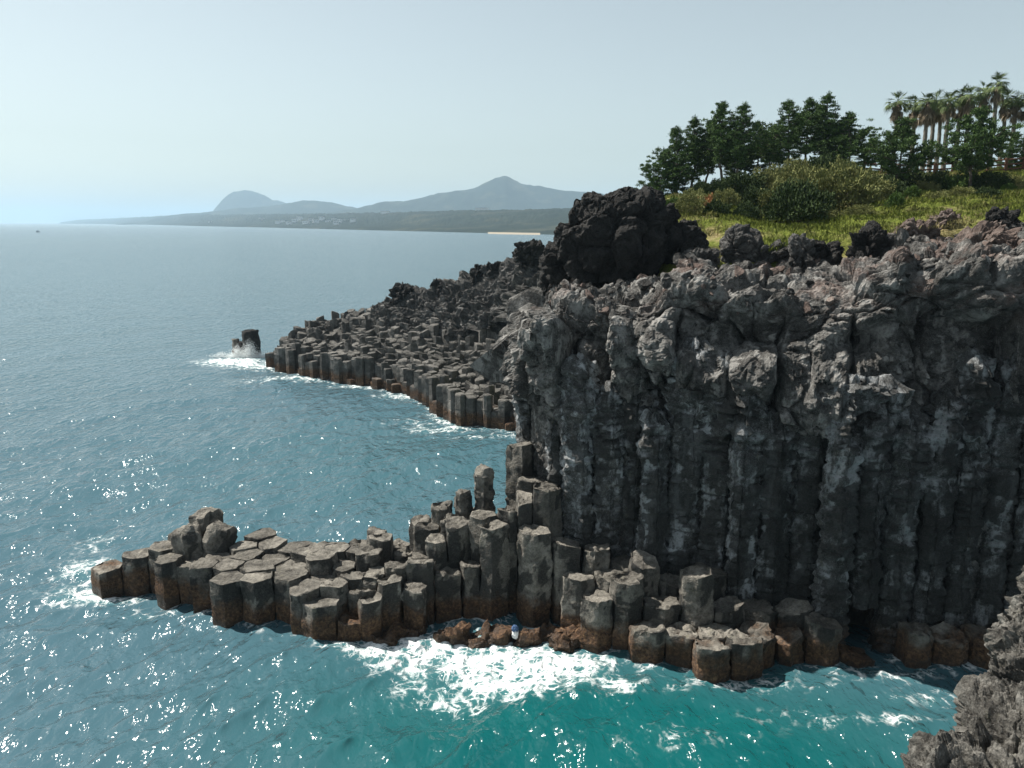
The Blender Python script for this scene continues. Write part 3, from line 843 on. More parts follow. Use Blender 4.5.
# ------------------------------------------------------------------ sea
az_d = np.linspace(R(-40), R(40), 760)
az = np.concatenate([az_d, np.linspace(R(40), R(320), 60)[1:-1]])
rad = [2.0]
while rad[-1] < 26000:
    r_ = rad[-1]
    rad.append(r_ + max(.075 if r_ > 22 else .5, r_ * r_ / (H_CAM * F_PX) * 1.25 if r_ < 3000 else r_ * .25))
rad = np.array(rad)
AZ, RA = np.meshgrid(az, rad, indexing='ij')
sxy = np.stack([np.sin(AZ) * RA, np.cos(AZ) * RA], -1).reshape(-1, 2)
rr_ = RA.ravel()
spac = np.maximum(np.repeat(np.gradient(rad)[None], len(az), 0).ravel(), rr_ * R(.11))
print('sea grid', len(az), len(rad))
sz = np.zeros(len(sxy)); sdx = np.zeros(len(sxy)); sdy = np.zeros(len(sxy))
rw = np.random.default_rng(4)
gust = .75 + .5 * perlin(np.stack([sxy[:, 0] * .03, sxy[:, 1] * .03, 0 * rr_], 1))
idx_near = rr_ < 2500
for k in range(64):
    lam = .7 * (26 / .7) ** (rw.random() ** 1.25)
    ang = R(-35) + rw.normal(0, .62)
    kx, ky = math.cos(ang) * 2 * math.pi / lam, math.sin(ang) * 2 * math.pi / lam
    A = .0165 * lam ** .48 * rw.uniform(.6, 1.3)
    wgt = 1 - smooth(lam / 4.5, lam / 2.2, spac)
    ii = (wgt > 0) & idx_near
    if not ii.any(): continue
    ph = sxy[ii, 0] * kx + sxy[ii, 1] * ky + rw.uniform(0, 6.28)
    a = A * wgt[ii] * gust[ii] * (1 - (.75 if lam > 7 else .3) * smooth(45, 130, rr_[ii]))
    sz[ii] += a * np.cos(ph)
    sdx[ii] -= a * .8 * math.cos(ang) * np.sin(ph); sdy[ii] -= a * .8 * math.sin(ang) * np.sin(ph)
# surf: distance to the nearest rock in the water
kd = kdtree.KDTree(len(ROCKS))
for i, (a, b, c) in enumerate(ROCKS): kd.insert((a, b, 0), i)
kd.balance()
foam = np.zeros(len(sxy)); shore = np.full(len(sxy), 50.0)
for i in np.nonzero((rr_ < 135) & (rr_ > 20) & (np.abs(AZ.ravel()) < R(42)))[0]:
    co, j, d = kd.find((sxy[i, 0], sxy[i, 1], 0))
    shore[i] = d - ROCKS[j][2]
n_l = fbm(np.stack([sxy[:, 0] * .25, sxy[:, 1] * .25, 0 * rr_], 1), 3)
n_m = fbm(np.stack([sxy[:, 0] * .8, sxy[:, 1] * .8, 0 * rr_ + 4], 1), 3)
foam += .42 * np.exp(-np.clip(shore, 0, None) / (.55 + .5 * np.clip(n_l + .3, 0, 1))) * (shore < 20)
blobs = [(400, 648, 2.0, 1.0, .75), (450, 655, 2.6, 1.3, 1.05), (505, 662, 2.6, 1.6, 1.1), (555, 668, 2.0, 1.3, .95), (470, 685, 2.6, 1.1, .6), (350, 645, 1.2, .5, .45), (590, 690, 1.8, .8, .35),
         (85, 570, 1.3, 2.0, .8), (110, 595, 1.6, .8, .75), (95, 540, 1.0, 1.8, .5), (145, 612, 1.5, .5, .35), (70, 600, 2.0, 1.5, .3),
         (238, 362, 4.2, 3.2, 1.0), (262, 366, 3.5, 2.5, .8), (218, 362, 3.5, 2.4, .5), (255, 380, 5, 3, .3), (300, 380, 4, 1.2, .6), (350, 387, 4, 1.0, .55), (395, 397, 4, 1.2, .5), (440, 428, 3.4, 1.6, .6), (480, 437, 3.5, .9, .5), (415, 420, 4, 1.6, .35),
         (640, 690, 2.0, .7, .35), (740, 684, 1.0, .35, .8), (890, 678, 1.4, .6, .5), (925, 700, 1.4, .5, .45), (890, 722, 1.8, .35, .5), (960, 690, 1.2, .5, .35), (800, 690, 1.6, .5, .3), (820, 720, 2.5, 1.0, .22), (700, 735, 3, 1, .2), (640, 745, 3, 1, .15)]
for px, py, rx, ry, st in blobs:
    c = at_z(px, py, 0)
    foam += st * np.exp(-((sxy[:, 0] - c[0]) / rx) ** 2 - ((sxy[:, 1] - c[1]) / ry) ** 2)
foam *= .84 * np.clip(.85 + .6 * n_m, .15, 1.5)
sz += .16 * np.clip(foam, 0, 1.2) * n_m + .10 * np.clip(foam, 0, 1)
inshore = np.exp(-np.clip(shore - .2, 0, None) / 3.0)
sz *= (1 - .35 * inshore)
sea_me = mesh_np('sea', np.stack([sxy[:, 0] + sdx, sxy[:, 1] + sdy, sz], 1), grid_quads(len(az), len(rad), True))
# middle of the sheet
attr(sea_me, 'foam', foam)
# shallow, aerated water under the cliff and towards the near shore
cs = at_z(720, 740, 0)
sh = 1.0 * np.exp(-((sxy[:, 0] - cs[0]) / 11) ** 2 - ((sxy[:, 1] - cs[1] + 2) / 7) ** 2)
c2 = at_z(450, 720, 0); sh += .55 * np.exp(-((sxy[:, 0] - c2[0]) / 9) ** 2 - ((sxy[:, 1] - c2[1]) / 6) ** 2)
c3 = at_z(400, 460, 0); sh += .22 * np.exp(-((sxy[:, 0] - c3[0]) / 14) ** 2 - ((sxy[:, 1] - c3[1]) / 18) ** 2)
attr(sea_me, 'shallow', np.clip(sh, 0, 1))
BW1, BW2, BW3 = .48, .19, .05
g = NT('sea_water')
sa = g.attrib('shallow'); fa = g.attrib('foam')
pn = g.noise(.02, 4, .6)
deep = g.mix(pn, (.040, .086, .112), (.053, .106, .130))
body = g.mix(sa, deep, g.mix(g.noise(.35, 4, .6), (.003, .054, .060), (.005, .090, .090)))
w1 = g.mapping((1, 1, 1), rot=(0, 0, R(35)))
wv = g.node('ShaderNodeVectorMath', operation='ADD'); g.put(wv.inputs[0], g.pos)
nz = g.node('ShaderNodeTexNoise'); nz.inputs['Scale'].default_value = .9; nz.inputs['Detail'].default_value = 4
sc = g.node('ShaderNodeVectorMath', operation='SCALE'); g.put(sc.inputs[0], nz.outputs['Color']); sc.inputs['Scale'].default_value = 1.3
g.put(nz.inputs['Vector'], g.pos); g.put(wv.inputs[1], sc.outputs[0])
wp = wv.outputs[0]
e1 = g.voro(1.1, 'DISTANCE_TO_EDGE', wp); e2 = g.voro(3.1, 'DISTANCE_TO_EDGE', wp)
lace = g.math('MAXIMUM', g.math('SUBTRACT', 1.0, g.step(e1, 0.0, .22)), g.math('MULTIPLY', g.math('SUBTRACT', 1.0, g.step(e2, 0.0, .25)), .8))
fn = g.noise(1.6, 6, .65)
fk = g.math('ADD', g.math('ADD', g.math('MULTIPLY', g.math('MINIMUM', fa, .9), .55), g.math('MULTIPLY', lace, .46)), g.math('MULTIPLY', g.math('SUBTRACT', fn, .5), 1.5))
ff = g.math('MULTIPLY', g.step(fk, .44, 1.0), g.step(fa, .05, .3))
ca = g.noise(.33, 6, .72, vec=g.mapping((1, 1, 1), rot=(0, 0, R(35))))
ff = g.math('MAXIMUM', ff, g.math('MULTIPLY', g.math('MULTIPLY', g.step(ca, .70, .76), g.noise(4, 4, .7)), .5))
body = g.mix(g.math('MULTIPLY', g.step(fa, .1, .8), .4), body, (.07, .20, .205))
colr = g.mix(ff, body, (.82, .85, .85))
b1 = g.noise(1.1, 1.5, .5, vec=g.mapping((1.0, .5, 1), rot=(0, 0, R(35))), dist=.5)
b2 = g.noise(2.9, 1.2, .5, vec=g.mapping((1.0, .55, 1), rot=(0, 0, R(15))), dist=.4)
b3 = g.noise(6.5, 1.0, .5, vec=g.mapping((1.0, .7, 1), rot=(0, 0, R(50))))
hh = g.math('ADD', g.math('ADD', g.math('MULTIPLY', b1, BW1), g.math('MULTIPLY', b2, BW2)), g.math('MULTIPLY', b3, BW3))
hh = g.math('ADD', hh, g.math('MULTIPLY', ff, .06))
nrm = g.bump(hh, 1.0, 1.0)
up = g.node('ShaderNodeCombineXYZ'); up.inputs[2].default_value = 1.0
dw = g.node('ShaderNodeBsdfDiffuse'); g.put(dw.inputs['Color'], body); g.put(dw.inputs['Normal'], up.outputs[0])     # light scattered back from inside the water
df = g.node('ShaderNodeBsdfDiffuse'); df.inputs['Color'].default_value = (.80, .83, .83, 1); g.put(df.inputs['Normal'], nrm)
gl = g.node('ShaderNodeBsdfGlossy'); g.put(gl.inputs['Normal'], nrm); gl.inputs['Roughness'].default_value = .155
fr = g.node('ShaderNodeFresnel'); fr.inputs['IOR'].default_value = 1.34; g.put(fr.inputs['Normal'], nrm)
m1 = g.node('ShaderNodeMixShader'); g.put(m1.inputs[0], fr.outputs[0]); g.t.links.new(dw.outputs[0], m1.inputs[1]); g.t.links.new(gl.outputs[0], m1.inputs[2])
m2 = g.node('ShaderNodeMixShader'); g.put(m2.inputs[0], ff); g.t.links.new(m1.outputs[0], m2.inputs[1]); g.t.links.new(df.outputs[0], m2.inputs[2])
g.t.links.new(m2.outputs[0], g.out.inputs['Surface']); M['sea'] = g.m
link('sea', sea_me, M['sea'], kind='structure')

# spray thrown up at the sea stack
sp = Bag(); rs = np.random.default_rng(8)
ico = np.array([[0, 0, 1], [.94, 0, -.33], [-.47, .82, -.33], [-.47, -.82, -.33]]) 
itri = [[0, 1, 2], [0, 2, 3], [0, 3, 1], [1, 3, 2]]
for cx, cy, hmax, w, n in [(-.8, -1.2, 1.7, .8, 1500), (.9, -1.3, 2.3, 1.0, 2400), (2.4, -.8, .8, 1.0, 600), (0, -1.4, .7, 2.2, 1100), (-3, -.6, .7, 1.4, 800)]:
    for _ in range(n):
        hz = hmax * rs.random() ** 1.5 * rs.uniform(.5, 1.15)
        k = (1 - hz / hmax * .7)
        c = np.array([sx[0] + cx + rs.normal(0, w * .6) * (k + .15), sx[1] + cy + rs.normal(0, .35), hz])
        sp.add(c + ico * rs.uniform(.015, .05) * (.5 + k) @ np.linalg.qr(rs.normal(size=(3, 3)))[0], None, itri)
g = NT('spray_white'); M['spray'] = g.bsdf((.85, .88, .88), .8, .2)
link('sea_spray', sp.mesh('sea_spray', False), M['spray'], kind='stuff')

# ------------------------------------------------------------------ far coast and hills
g = NT('far_land')
z = g.xyz()[2]
n1 = g.noise(.006, 6, .65); n2 = g.noise(.03, 5, .65)
col = g.ramp(n2, [(.35, (.004, .009, .006)), (.6, (.010, .017, .010)), (.75, (.024, .03, .017))])
col = g.mix(g.math('MULTIPLY', g.step(n1, .52, .64), .6), col, (.05, .05, .03))
M['land'] = g.bsdf(col, .95, .1)
g = NT('far_beach'); M['beach'] = g.bsdf((.26, .225, .17), .95, .1)
coast = [(60, 223.6), (110, 224.0), (200, 226.2), (290, 228.2), (360, 230), (440, 232), (510, 233.8), (545, 234.6), (600, 236.5), (700, 241)]
HZ = 384 - math.tan(PITCH) * F_PX
shoreD = [(px, H_CAM / max(.00045, (py - HZ) / F_PX * CP * CP)) for px, py in coast]
pxs = np.array([c[0] for c in shoreD]); ds = np.minimum(np.array([c[1] for c in shoreD]), 9500)
nu, nv = 700, 70
u = np.linspace(60, 700, nu)
D0 = np.exp(np.interp(u, pxs, np.log(ds)))
az_ = np.arctan((u - 512) / F_PX * CP)
land = np.zeros((nu, nv, 3))
topy = np.interp(u, [60, 80, 130, 180, 260, 330, 380, 440, 500, 560, 620, 700], [222.5, 220, 218, 215.5, 214.8, 214.2, 213.2, 211.5, 210.5, 209.2, 208, 206])
kk = np.linspace(0, 1, nv)
for j, t in enumerate(kk):
    dist = D0 * (1 + 1.1 * t) + 900 * t
    ztop = H_CAM + (HZ - topy) / F_PX * CP * CP * (D0 * 1.45 + 400)
    prof = smooth(0, .03, t) * .12 + smooth(.03, .42, t) * .88
    zz = np.where(t == 0, -.6, ztop * prof) if t <= .42 else ztop * (1 - .2 * (t - .42))
    land[:, j] = np.stack([np.tan(az_) * dist, dist, zz], 1)
q = land.reshape(-1, 3)
amp = np.repeat(np.clip(D0 / 170, 7, 20), nv) * np.tile(smooth(.02, .2, kk), nu)
q[:, 2] += amp * (.55 * fbm(q * np.array([.012, .012, 0]), 4, .65) + .25 * fbm(q * np.array([.06, .06, 0]), 3, .6)) + 0
q[:, 2] = np.where(np.tile(kk, nu) > .02, np.maximum(q[:, 2], 1.0), q[:, 2])
link('far_coast', mesh_np('far_coast', q, grid_quads(nu, nv)), M['land'], kind='structure')

def hill(name, prof, Dm, depth, seed, rough=1.0):
    prof = np.array(prof, float); nu, nv = 260, 60
    u = np.linspace(prof[0, 0], prof[-1, 0], nu)
    # smooth outline
    y = np.interp(u, prof[:, 0], prof[:, 1])
    for _ in range(2): y[1:-1] = (y[:-2] + y[2:] + 2 * y[1:-1]) / 4
    hgt = np.maximum(H_CAM + (HZ - y) / F_PX * CP * CP * Dm, 0)
    v = np.linspace(-1, 1, nv)
    x = (u - 512) / F_PX * CP * Dm
    A = np.zeros((nu, nv, 3))
    A[:, :, 0] = x[:, None]; A[:, :, 1] = Dm + depth * v[None]
    sh = np.exp(-(v / .5) ** 2)
    A[:, :, 2] = hgt[:, None] * sh[None] 
    q = A.reshape(-1, 3)
    q[:, 2] += (fbm(q * np.array([.0022, .0022, 0]) + seed, 5, .55) * hgt.max() * .10 * rough + fbm(q * np.array([.012, .012, 0]) + seed, 3, .6) * 5) * np.repeat(smooth(0, 60, hgt), nv) * .8
    q[:, 2] -= 4
    link(name, mesh_np(name, q, grid_quads(nu, nv)), M['land'], kind='structure')
hill('hill_dome', [(205, 224), (214, 214), (218, 208), (226, 198), (236, 192), (246, 190.2), (256, 190.6), (266, 194.5), (274, 199.5), (282, 200.8), (292, 205), (305, 212), (320, 224)], 8200, 500, 1)
hill('hill_ridge', [(150, 224), (175, 214.5), (200, 211.5), (235, 209), (270, 206), (290, 202), (305, 200), (330, 202.3), (350, 206.5), (375, 211), (420, 216), (470, 224)], 6300, 800, 2)
hill('hill_peak', [(290, 224), (330, 213.5), (360, 208), (385, 204), (410, 199.5), (438, 194), (460, 191.5), (478, 187), (490, 181), (496, 177.8), (500, 178.4), (506, 176.6), (513, 180.5), (525, 185.5), (545, 189.5), (575, 193.5),
                   (610, 195.5), (650, 198), (720, 206), (780, 224)], 5400, 900, 3)
# beach strip
bz = np.array([(488, 233.3), (500, 233.6), (520, 234.0), (540, 234.3)])
bb = Bag(); P_ = []
for px, py in bz:
    d0 = H_CAM / ((py - HZ) / F_PX); a = (px - 512) / F_PX * CP
    for t, zz in ((-.5, -.3), (5, .7), (16, 1.6), (28, 2.4)): P_.append((a * (d0 + t), d0 + t - 10, zz))
bb.add(P_, grid_quads(4, 4)); link('beach', bb.mesh('beach'), M['beach'], kind='structure')

# white houses on the far shore
g = NT('house_white'); M['white'] = g.bsdf(g.mix(g.noise(.3, 3), (.7, .69, .66), (.8, .79, .77)), .8, .2)
g = NT('house_roof'); M['roof'] = g.bsdf((.25, .2, .18), .8, .2)
g = NT('house_window'); M['pane'] = g.bsdf((.05, .06, .07), .2, .5)
LQ = q0 = None
def land_at(px, f):
    d0 = float(np.exp(np.interp(px, pxs, np.log(ds)))); d = d0 * (1 + 1.1 * f) + 900 * f
    return (px - 512) / F_PX * CP * d, d
land_kd = kdtree.KDTree(nu * nv if False else len(land.reshape(-1, 3)))
lv_ = land.reshape(-1, 3)
for i in range(len(lv_)): land_kd.insert((lv_[i, 0], lv_[i, 1], 0), i)
land_kd.balance()
rh = np.random.default_rng(15)
def house_bm(w, d, h):
    b = Bag(); box(b, (0, 0, h / 2 - 2), (w, d, h + 4)); return b
houses = [(278, .12), (283, .17), (289, .10), (295, .16), (300, .2), (306, .12), (311, .18), (316, .14), (322, .2), (328, .16), (334, .21), (340, .15), (346, .2), (353, .17), (262, .2), (210, .12), (336, .1)]
proto = None
for k, (px, f) in enumerate(houses):
    x, y = land_at(px, f)
    co, i, _ = land_kd.find((x, y, 0))
    z = lv_[i, 2]
    if proto is None:
        t = link('house', None, cat='house', loc=(x, y, z))
        link('wall', house_bm(16, 12, 10).mesh('wall', False), M['white'], t)
        b = Bag(); box(b, (0, 0, 10.4), (17, 13, .9)); link('roof', b.mesh('roof', False), M['roof'], t)
        for wx in (-4.5, 0, 4.5):
            b = Bag(); box(b, (wx, -6.02, 6), (2.2, .2, 2.4)); link('window', b.mesh('window', False), M['pane'], t)
        proto = t
    else:
        t = proto.copy(); COL.objects.link(t); t.location = (x, y, z)
        for ch in proto.children:
            c = ch.copy(); COL.objects.link(c); c.parent = t
    s = rh.uniform(.7, 1.25); t.scale = (s, s, s * rh.uniform(.7, 1.1)); t.rotation_euler.z = rh.uniform(-.3, .3)
    t['label'] = 'tiny white house on the hazy far shore below the hills'; t['group'] = 'white houses on the far shore'; t['category'] = 'house'
# larger pale buildings on the land below the peak
for px, f, w, h, lab in [(482, .42, 36, 9, 'long pale hotel block on the far headland below the pointed peak'), (385, .34, 26, 9, 'pale square block at the edge of the far woods')]:
    x, y = land_at(px, f); co, i, _ = land_kd.find((x, y, 0)); z = lv_[i, 2]
    t = link('hotel_building', None, label=lab, cat='building', loc=(x, y, z))
    link('wall', house_bm(w, 18, h).mesh('wall', False), M['white'], t)
    b = Bag(); box(b, (0, 0, h + .4), (w + 1, 19, .8)); link('roof', b.mesh('roof', False), M['roof'], t)

# fishing boat far out
bp = at_z(38, 232.2, 0)
boat = link('fishing_boat', None, label='tiny dark fishing boat far out on the open sea', cat='boat', loc=tuple(bp))
b = Bag()
hx = np.linspace(-3.5, 3.5, 15); hv = []
for x in hx:
    w = 1.15 * (1 - max(0, x / 3.5) ** 2.2) * (1 if x > -3.4 else .85) + .03
    for yy, zz in ((-w, 1.1 + .05 * max(0, x) ** 1.8), (-w * .8, .1), (0, -.35), (w * .8, .1), (w, 1.1 + .05 * max(0, x) ** 1.8), (0, .9)): hv.append((x, yy, zz))
hv = np.array(hv); n6 = 6
qd = [[i * 6 + j, (i + 1) * 6 + j, (i + 1) * 6 + (j + 1) % 6, i * 6 + (j + 1) % 6] for i in range(14) for j in range(6)]
b.add(hv, qd); g = NT('boat_paint'); M['boat'] = g.bsdf((.03, .035, .05), .5, .4)
link('hull', b.mesh('hull', False), M['boat'], boat)
b = Bag(); box(b, (-1, 0, 1.9), (2.0, 1.5, 1.8)); link('cabin', b.mesh('cabin', False), M['boat'], boat)
b = Bag(); tube(b, [(.8, 0, .9), (.8, 0, 4.5)], [.09, .05]); link('mast', b.mesh('mast'), M['boat'], boat)

# washed-up bundle among the reddish slabs
bp = at_z(515, 632, .45)
nu_, nv_ = 40, 24
A, B = np.meshgrid(np.linspace(0, 2 * math.pi, nu_, endpoint=False), np.linspace(.05, 3.09, nv_), indexing='ij')
S = np.stack([np.cos(A) * np.sin(B), np.sin(A) * np.sin(B), np.cos(B)], -1).reshape(-1, 3)
V = S * np.array([.13, .11, .15]) * (1 + .5 * ridged(S * 2.2 + 3, 3))[:, None] + np.array([0, 0, .2])
g = NT('blue_fabric'); M['blue'] = g.bsdf((.06, .11, .21), .8, .2)
t = link('debris_bundle', None, label='small blue and white bundle lodged among reddish rocks at the waterline', cat='debris', loc=tuple(bp))
t.scale = (.75, .75, .75)
link('blue_cloth', mesh_np('blue_cloth', V, grid_quads(nu_, nv_, True)), M['blue'], t)
g = NT('white_fabric'); M['whitecloth'] = g.bsdf((.7, .7, .68), .8, .2)
link('white_cloth', mesh_np('white_cloth', S * np.array([.16, .12, .18]) * (1 + .5 * ridged(S * 2 + 8, 3))[:, None] + np.array([.05, -.05, -.12]), grid_quads(nu_, nv_, True)), M['whitecloth'], t)

# ------------------------------------------------------------------ vegetation
def leaf_mat(name, dark, light, rough=.75):
    g = NT(name)
    f = g.math('ADD', g.math('MULTIPLY', g.geo.outputs['Random Per Island'], .6), g.math('MULTIPLY', g.noise(.9, 3), .4))
    return g.bsdf(g.ramp(f, [(.15, dark), (.85, light)]), rough, .15)
M['pine'] = leaf_mat('pine_needles', (.013, .029, .010), (.078, .135, .032))
M['bark'] = rock_mat('bark', (.05, .038, .03), (.10, .08, .065), (.17, .14, .115), 3)
M['palmbark'] = rock_mat('palm_bark', (.08, .072, .06), (.15, .135, .115), (.23, .21, .18), 3)
M['frond'] = leaf_mat('palm_frond', (.045, .075, .025), (.14, .175, .07))
M['dead'] = leaf_mat('palm_dead', (.11, .085, .055), (.24, .195, .135))
M['shrub_olive'] = leaf_mat('shrub_olive', (.07, .085, .025), (.22, .22, .08))
M['shrub_dark'] = leaf_mat('shrub_dark', (.018, .032, .01), (.05, .075, .022))
M['shrub_rust'] = leaf_mat('shrub_rust', (.2, .085, .03), (.38, .2, .09))
M['shrub_green'] = leaf_mat('shrub_green', (.035, .07, .015), (.09, .14, .03))
M['grassblade'] = None

def rnd_leaves(bag, C, L, Wd, r, up=.0, dirs=None):
    """many small pointed leaves: C centres (n,3)"""
    n = len(C)
    d = r.normal(size=(n, 3)) if dirs is None else dirs
    d[:, 2] += up
    d /= np.linalg.norm(d, axis=1)[:, None]
    s = np.cross(d, r.normal(size=(n, 3))); s /= np.linalg.norm(s, axis=1)[:, None] + 1e-9
    l = L * r.uniform(.6, 1.3, n)[:, None]; w = Wd * r.uniform(.7, 1.3, n)[:, None]
    V = np.stack([C, C + d * l * .5 + s * w, C + d * l, C + d * l * .5 - s * w], 1).reshape(-1, 3)
    bag.add(V, np.arange(4 * n).reshape(-1, 4))

def pine_meshes(seed, Ht, spread, clear, flat=0.0, lean=.0):
    r = np.random.default_rng(seed)
    tb, lb, nb = Bag(), Bag(), Bag()
    zt = np.linspace(0, 1, 14)
    bend = np.cumsum(r.normal(0, .02, (14, 2)), 0) * Ht * .5
    tp = np.stack([bend[:, 0] + lean * Ht * zt ** 1.4, bend[:, 1], zt * Ht * .97], 1)
    tp[0, 2] = -.6
    tube(tb, tp, .17 * Ht / 9 * (1 - .88 * zt) + .015, 8)
    nl = int(32 + Ht * 1.4)
    for k in range(nl):
        t = clear + (1 - clear) * (k + r.random()) / nl
        t = min(t, .985)
        base = np.array([np.interp(t, zt, tp[:, j]) for j in range(3)])
        a = k * 2.4 + r.normal(0, .5)
        tq = (t - clear) / (1 - clear); prof = (.5 + .5 * math.sin(math.pi * min(1, tq * 1.15))) * (1 - tq ** 2.6) + .20
        if t < clear + .08: prof *= .8
        L = spread * 1.1 * prof * r.uniform(.45, 1.25)
        rise = r.uniform(.0, .4) + .5 * t
        s = np.linspace(0, 1, 6)
        d = np.array([math.cos(a), math.sin(a), 0])
        lp = base + d * (L * s)[:, None] + np.array([0, 0, 1]) * (L * rise * .55 * s ** 1.3 - .10 * L * np.sin(s * 3.1))[:, None]
        tube(lb, lp, (.045 * Ht / 9 * (1 - .8 * s) + .008), 5)
        nsub = max(3, int(L * 4.4))
        for m in range(nsub):
            ss = .3 + .7 * (m + r.random()) / nsub
            c = np.array([np.interp(ss, s, lp[:, j]) for j in range(3)]) + r.normal(0, 1, 3) * np.array([.34, .34, .22]) * (.5 + L * .25)
            nn = 66
            dirs = r.normal(size=(nn, 3)); dirs[:, 2] = np.abs(dirs[:, 2]) * .9 + .35
            rad_ = r.uniform(.22, .38)
            C = c + r.normal(0, 1, (nn, 3)) * np.array([.75, .75, .36]) * rad_ * .7
            rnd_leaves(nb, C, .25, .04, r, 0, dirs)
    for m in range(10):
        c = tp[-1] + r.normal(0, .18, 3); rnd_leaves(nb, c + r.normal(0, .12, (36, 3)), .28, .032, r, 1.0)
    return tb.mesh('trunk'), lb.mesh('limbs'), nb.mesh('crown', False)

PINES = [pine_meshes(101, 9.5, 3.0, .14), pine_meshes(102, 9.0, 1.9, .30), pine_meshes(103, 9.5, 2.1, .26, lean=.05), pine_meshes(104, 8.0, 3.1, .12, flat=.2), pine_meshes(105, 7.5, 2.7, .28, flat=.2)]
PH = [9.5, 9.0, 9.5, 8.0, 7.5]
def plant_tree(px, base_py, top_py, Y, var, rz, label):
    b = at_y(px, base_py, Y); tp = at_y(px, top_py, Y)
    gz_ = ground(b[0], b[1]) - .2
    s = (tp[2] - gz_) / PH[var]
    o = link('pine_tree', None, label=label, cat='pine tree', group='pines along the cliff top', loc=(b[0], b[1], gz_))
    o.rotation_euler.z = rz; o.scale = (s * .97, s * .97, s)
    tm, lm, nm = PINES[var]
    link('trunk', tm, M['bark'], o); link('limbs', lm, M['bark'], o); link('crown', nm, M['pine'], o)
plant_tree(659, 196, 150, 69, 3, .3, 'low broad pine at the seaward left end of the pine row')
plant_tree(676, 194, 128, 70, 0, 1.2, 'full dark pine second from the seaward end of the row')
plant_tree(691, 193, 119, 71, 2, 2.2, 'tall pine just left of the narrow spire-topped pine')
plant_tree(704, 195, 124, 74, 1, 4.0, 'dense pine half hidden behind the narrow spire-topped pine')
plant_tree(722, 191, 103, 69, 1, .9, 'narrow spire-topped pine with a long bare trunk')
plant_tree(740, 193, 105, 68, 2, 3.6, 'tall flat-topped pine with a thin leaning trunk and gappy crown')
plant_tree(733, 188, 130, 73, 0, 5.1, 'lower pine filling the gap between the two tall thin-trunked pines')
plant_tree(757, 186, 122, 72, 3, 1.7, 'bushy pine in the dip between the two groups of pines')
plant_tree(770, 178, 127, 70, 4, 2.9, 'short pine below the dip in the pine skyline')
plant_tree(787, 170, 101, 68, 0, .2, 'tall pine at the left of the middle group, by two thin bare trunks')
plant_tree(803, 172, 99, 71, 1, 5.5, 'slim pine with a tufted crown beside the tallest middle pine')
plant_tree(824, 168, 95, 70, 2, 4.4, 'tallest pine of the middle group with layered top pads')
plant_tree(850, 165, 113, 69, 3, 2.0, 'wide round-crowned pine at the right of the middle group')
plant_tree(838, 166, 122, 72, 4, 3.3, 'low pine tucked behind the wide round-crowned pine')
plant_tree(872, 166, 138, 74, 4, 1.0, 'small distant pine at the open gap before the palms')
plant_tree(897, 186, 120, 60, 4, .6, 'lone pine with pale trunk standing on the slope below the fence')
plant_tree(972, 182, 109, 59, 4, 2.5, 'round-crowned pine with grey trunk in front of the palms')
plant_tree(1010, 166, 133, 72, 3, 5.2, 'spreading dark pine by the fence at the right edge')

def palm_meshes(seed, Ht, skirt):
    r = np.random.default_rng(seed)
    tb, fb, db = Bag(), Bag(), Bag()
    zt = np.linspace(0, 1, 26)
    bx_ = np.cumsum(r.normal(0, .01, 26)) * Ht * .12; by_ = np.cumsum(r.normal(0, .01, 26)) * Ht * .12
    tp = np.stack([bx_, by_, zt * Ht], 1); tp[0, 2] = -.6
    tube(tb, tp, .26 - .10 * zt + .02 * (np.arange(26) % 2), 9)
    top = tp[-1]
    def frond(bag, a, el, L, fan, droop, w):
        d = np.array([math.cos(a) * math.cos(el), math.sin(a) * math.cos(el), math.sin(el)])
        s = np.linspace(0, 1, 5)
        pl = top + d * (L * s)[:, None] + np.array([0, 0, -1]) * (droop * L * s ** 2)[:, None]
        tube(bag, pl, .025 - .012 * s, 4)
        hub = pl[-1]; dd = pl[-1] - pl[-2]; dd /= np.linalg.norm(dd)
        sd = np.cross(dd, [0, 0, 1]); sd /= np.linalg.norm(sd) + 1e-9
        for k in np.linspace(-1.25, 1.25, 15):
            ld = dd * math.cos(k) + sd * math.sin(k)
            l = fan * (1 - .25 * abs(k) / 1.25) * r.uniform(.85, 1.1)
            tip = hub + ld * l + np.array([0, 0, -1]) * l * (r.uniform(.08, .4) if el > .4 else r.uniform(.35, .9))
            mid = hub + ld * l * .55 + np.array([0, 0, -.06 * l])
            s2 = np.cross(ld, [0, 0, 1]); s2 /= np.linalg.norm(s2) + 1e-9
            bag.add([hub, mid + s2 * w, tip, mid - s2 * w], [[0, 1, 2, 3]])
    for k in range(30):
        frond(fb, k * 2.4 + r.normal(0, .2), r.uniform(-.6, 1.45), r.uniform(.45, .95), r.uniform(.75, 1.05), r.uniform(.05, .3), .036)
    for k in range(int(26 * skirt)):
        frond(db, k * 2.4, r.uniform(-1.5, -1.0), r.uniform(.3, 1.7) * (.5 + .5 * skirt), r.uniform(.55, .85), .1, .05)
    return tb.mesh('trunk'), fb.mesh('fronds', False), db.mesh('dead_skirt', False)
PALMS = [palm_meshes(201, 9, .9), palm_meshes(202, 9, 1.4), palm_meshes(203, 9, .7)]
def plant_palm(px, base_py, top_py, Y, var, rz, label):
    b = at_y(px, base_py, Y); tp = at_y(px, top_py, Y)
    gz_ = ground(b[0], b[1]) - .2
    s = (tp[2] - gz_) / 10.4
    o = link('palm_tree', None, label=label, cat='palm tree', group='palms behind the fence', loc=(b[0], b[1], gz_))
    o.rotation_euler.z = rz; k = .88; o.scale = (k, k, s)
    tm, fm, dm = PALMS[var]
    link('trunk', tm, M['palmbark'], o); link('fronds', fm, M['frond'], o); link('dead_skirt', dm, M['dead'], o)
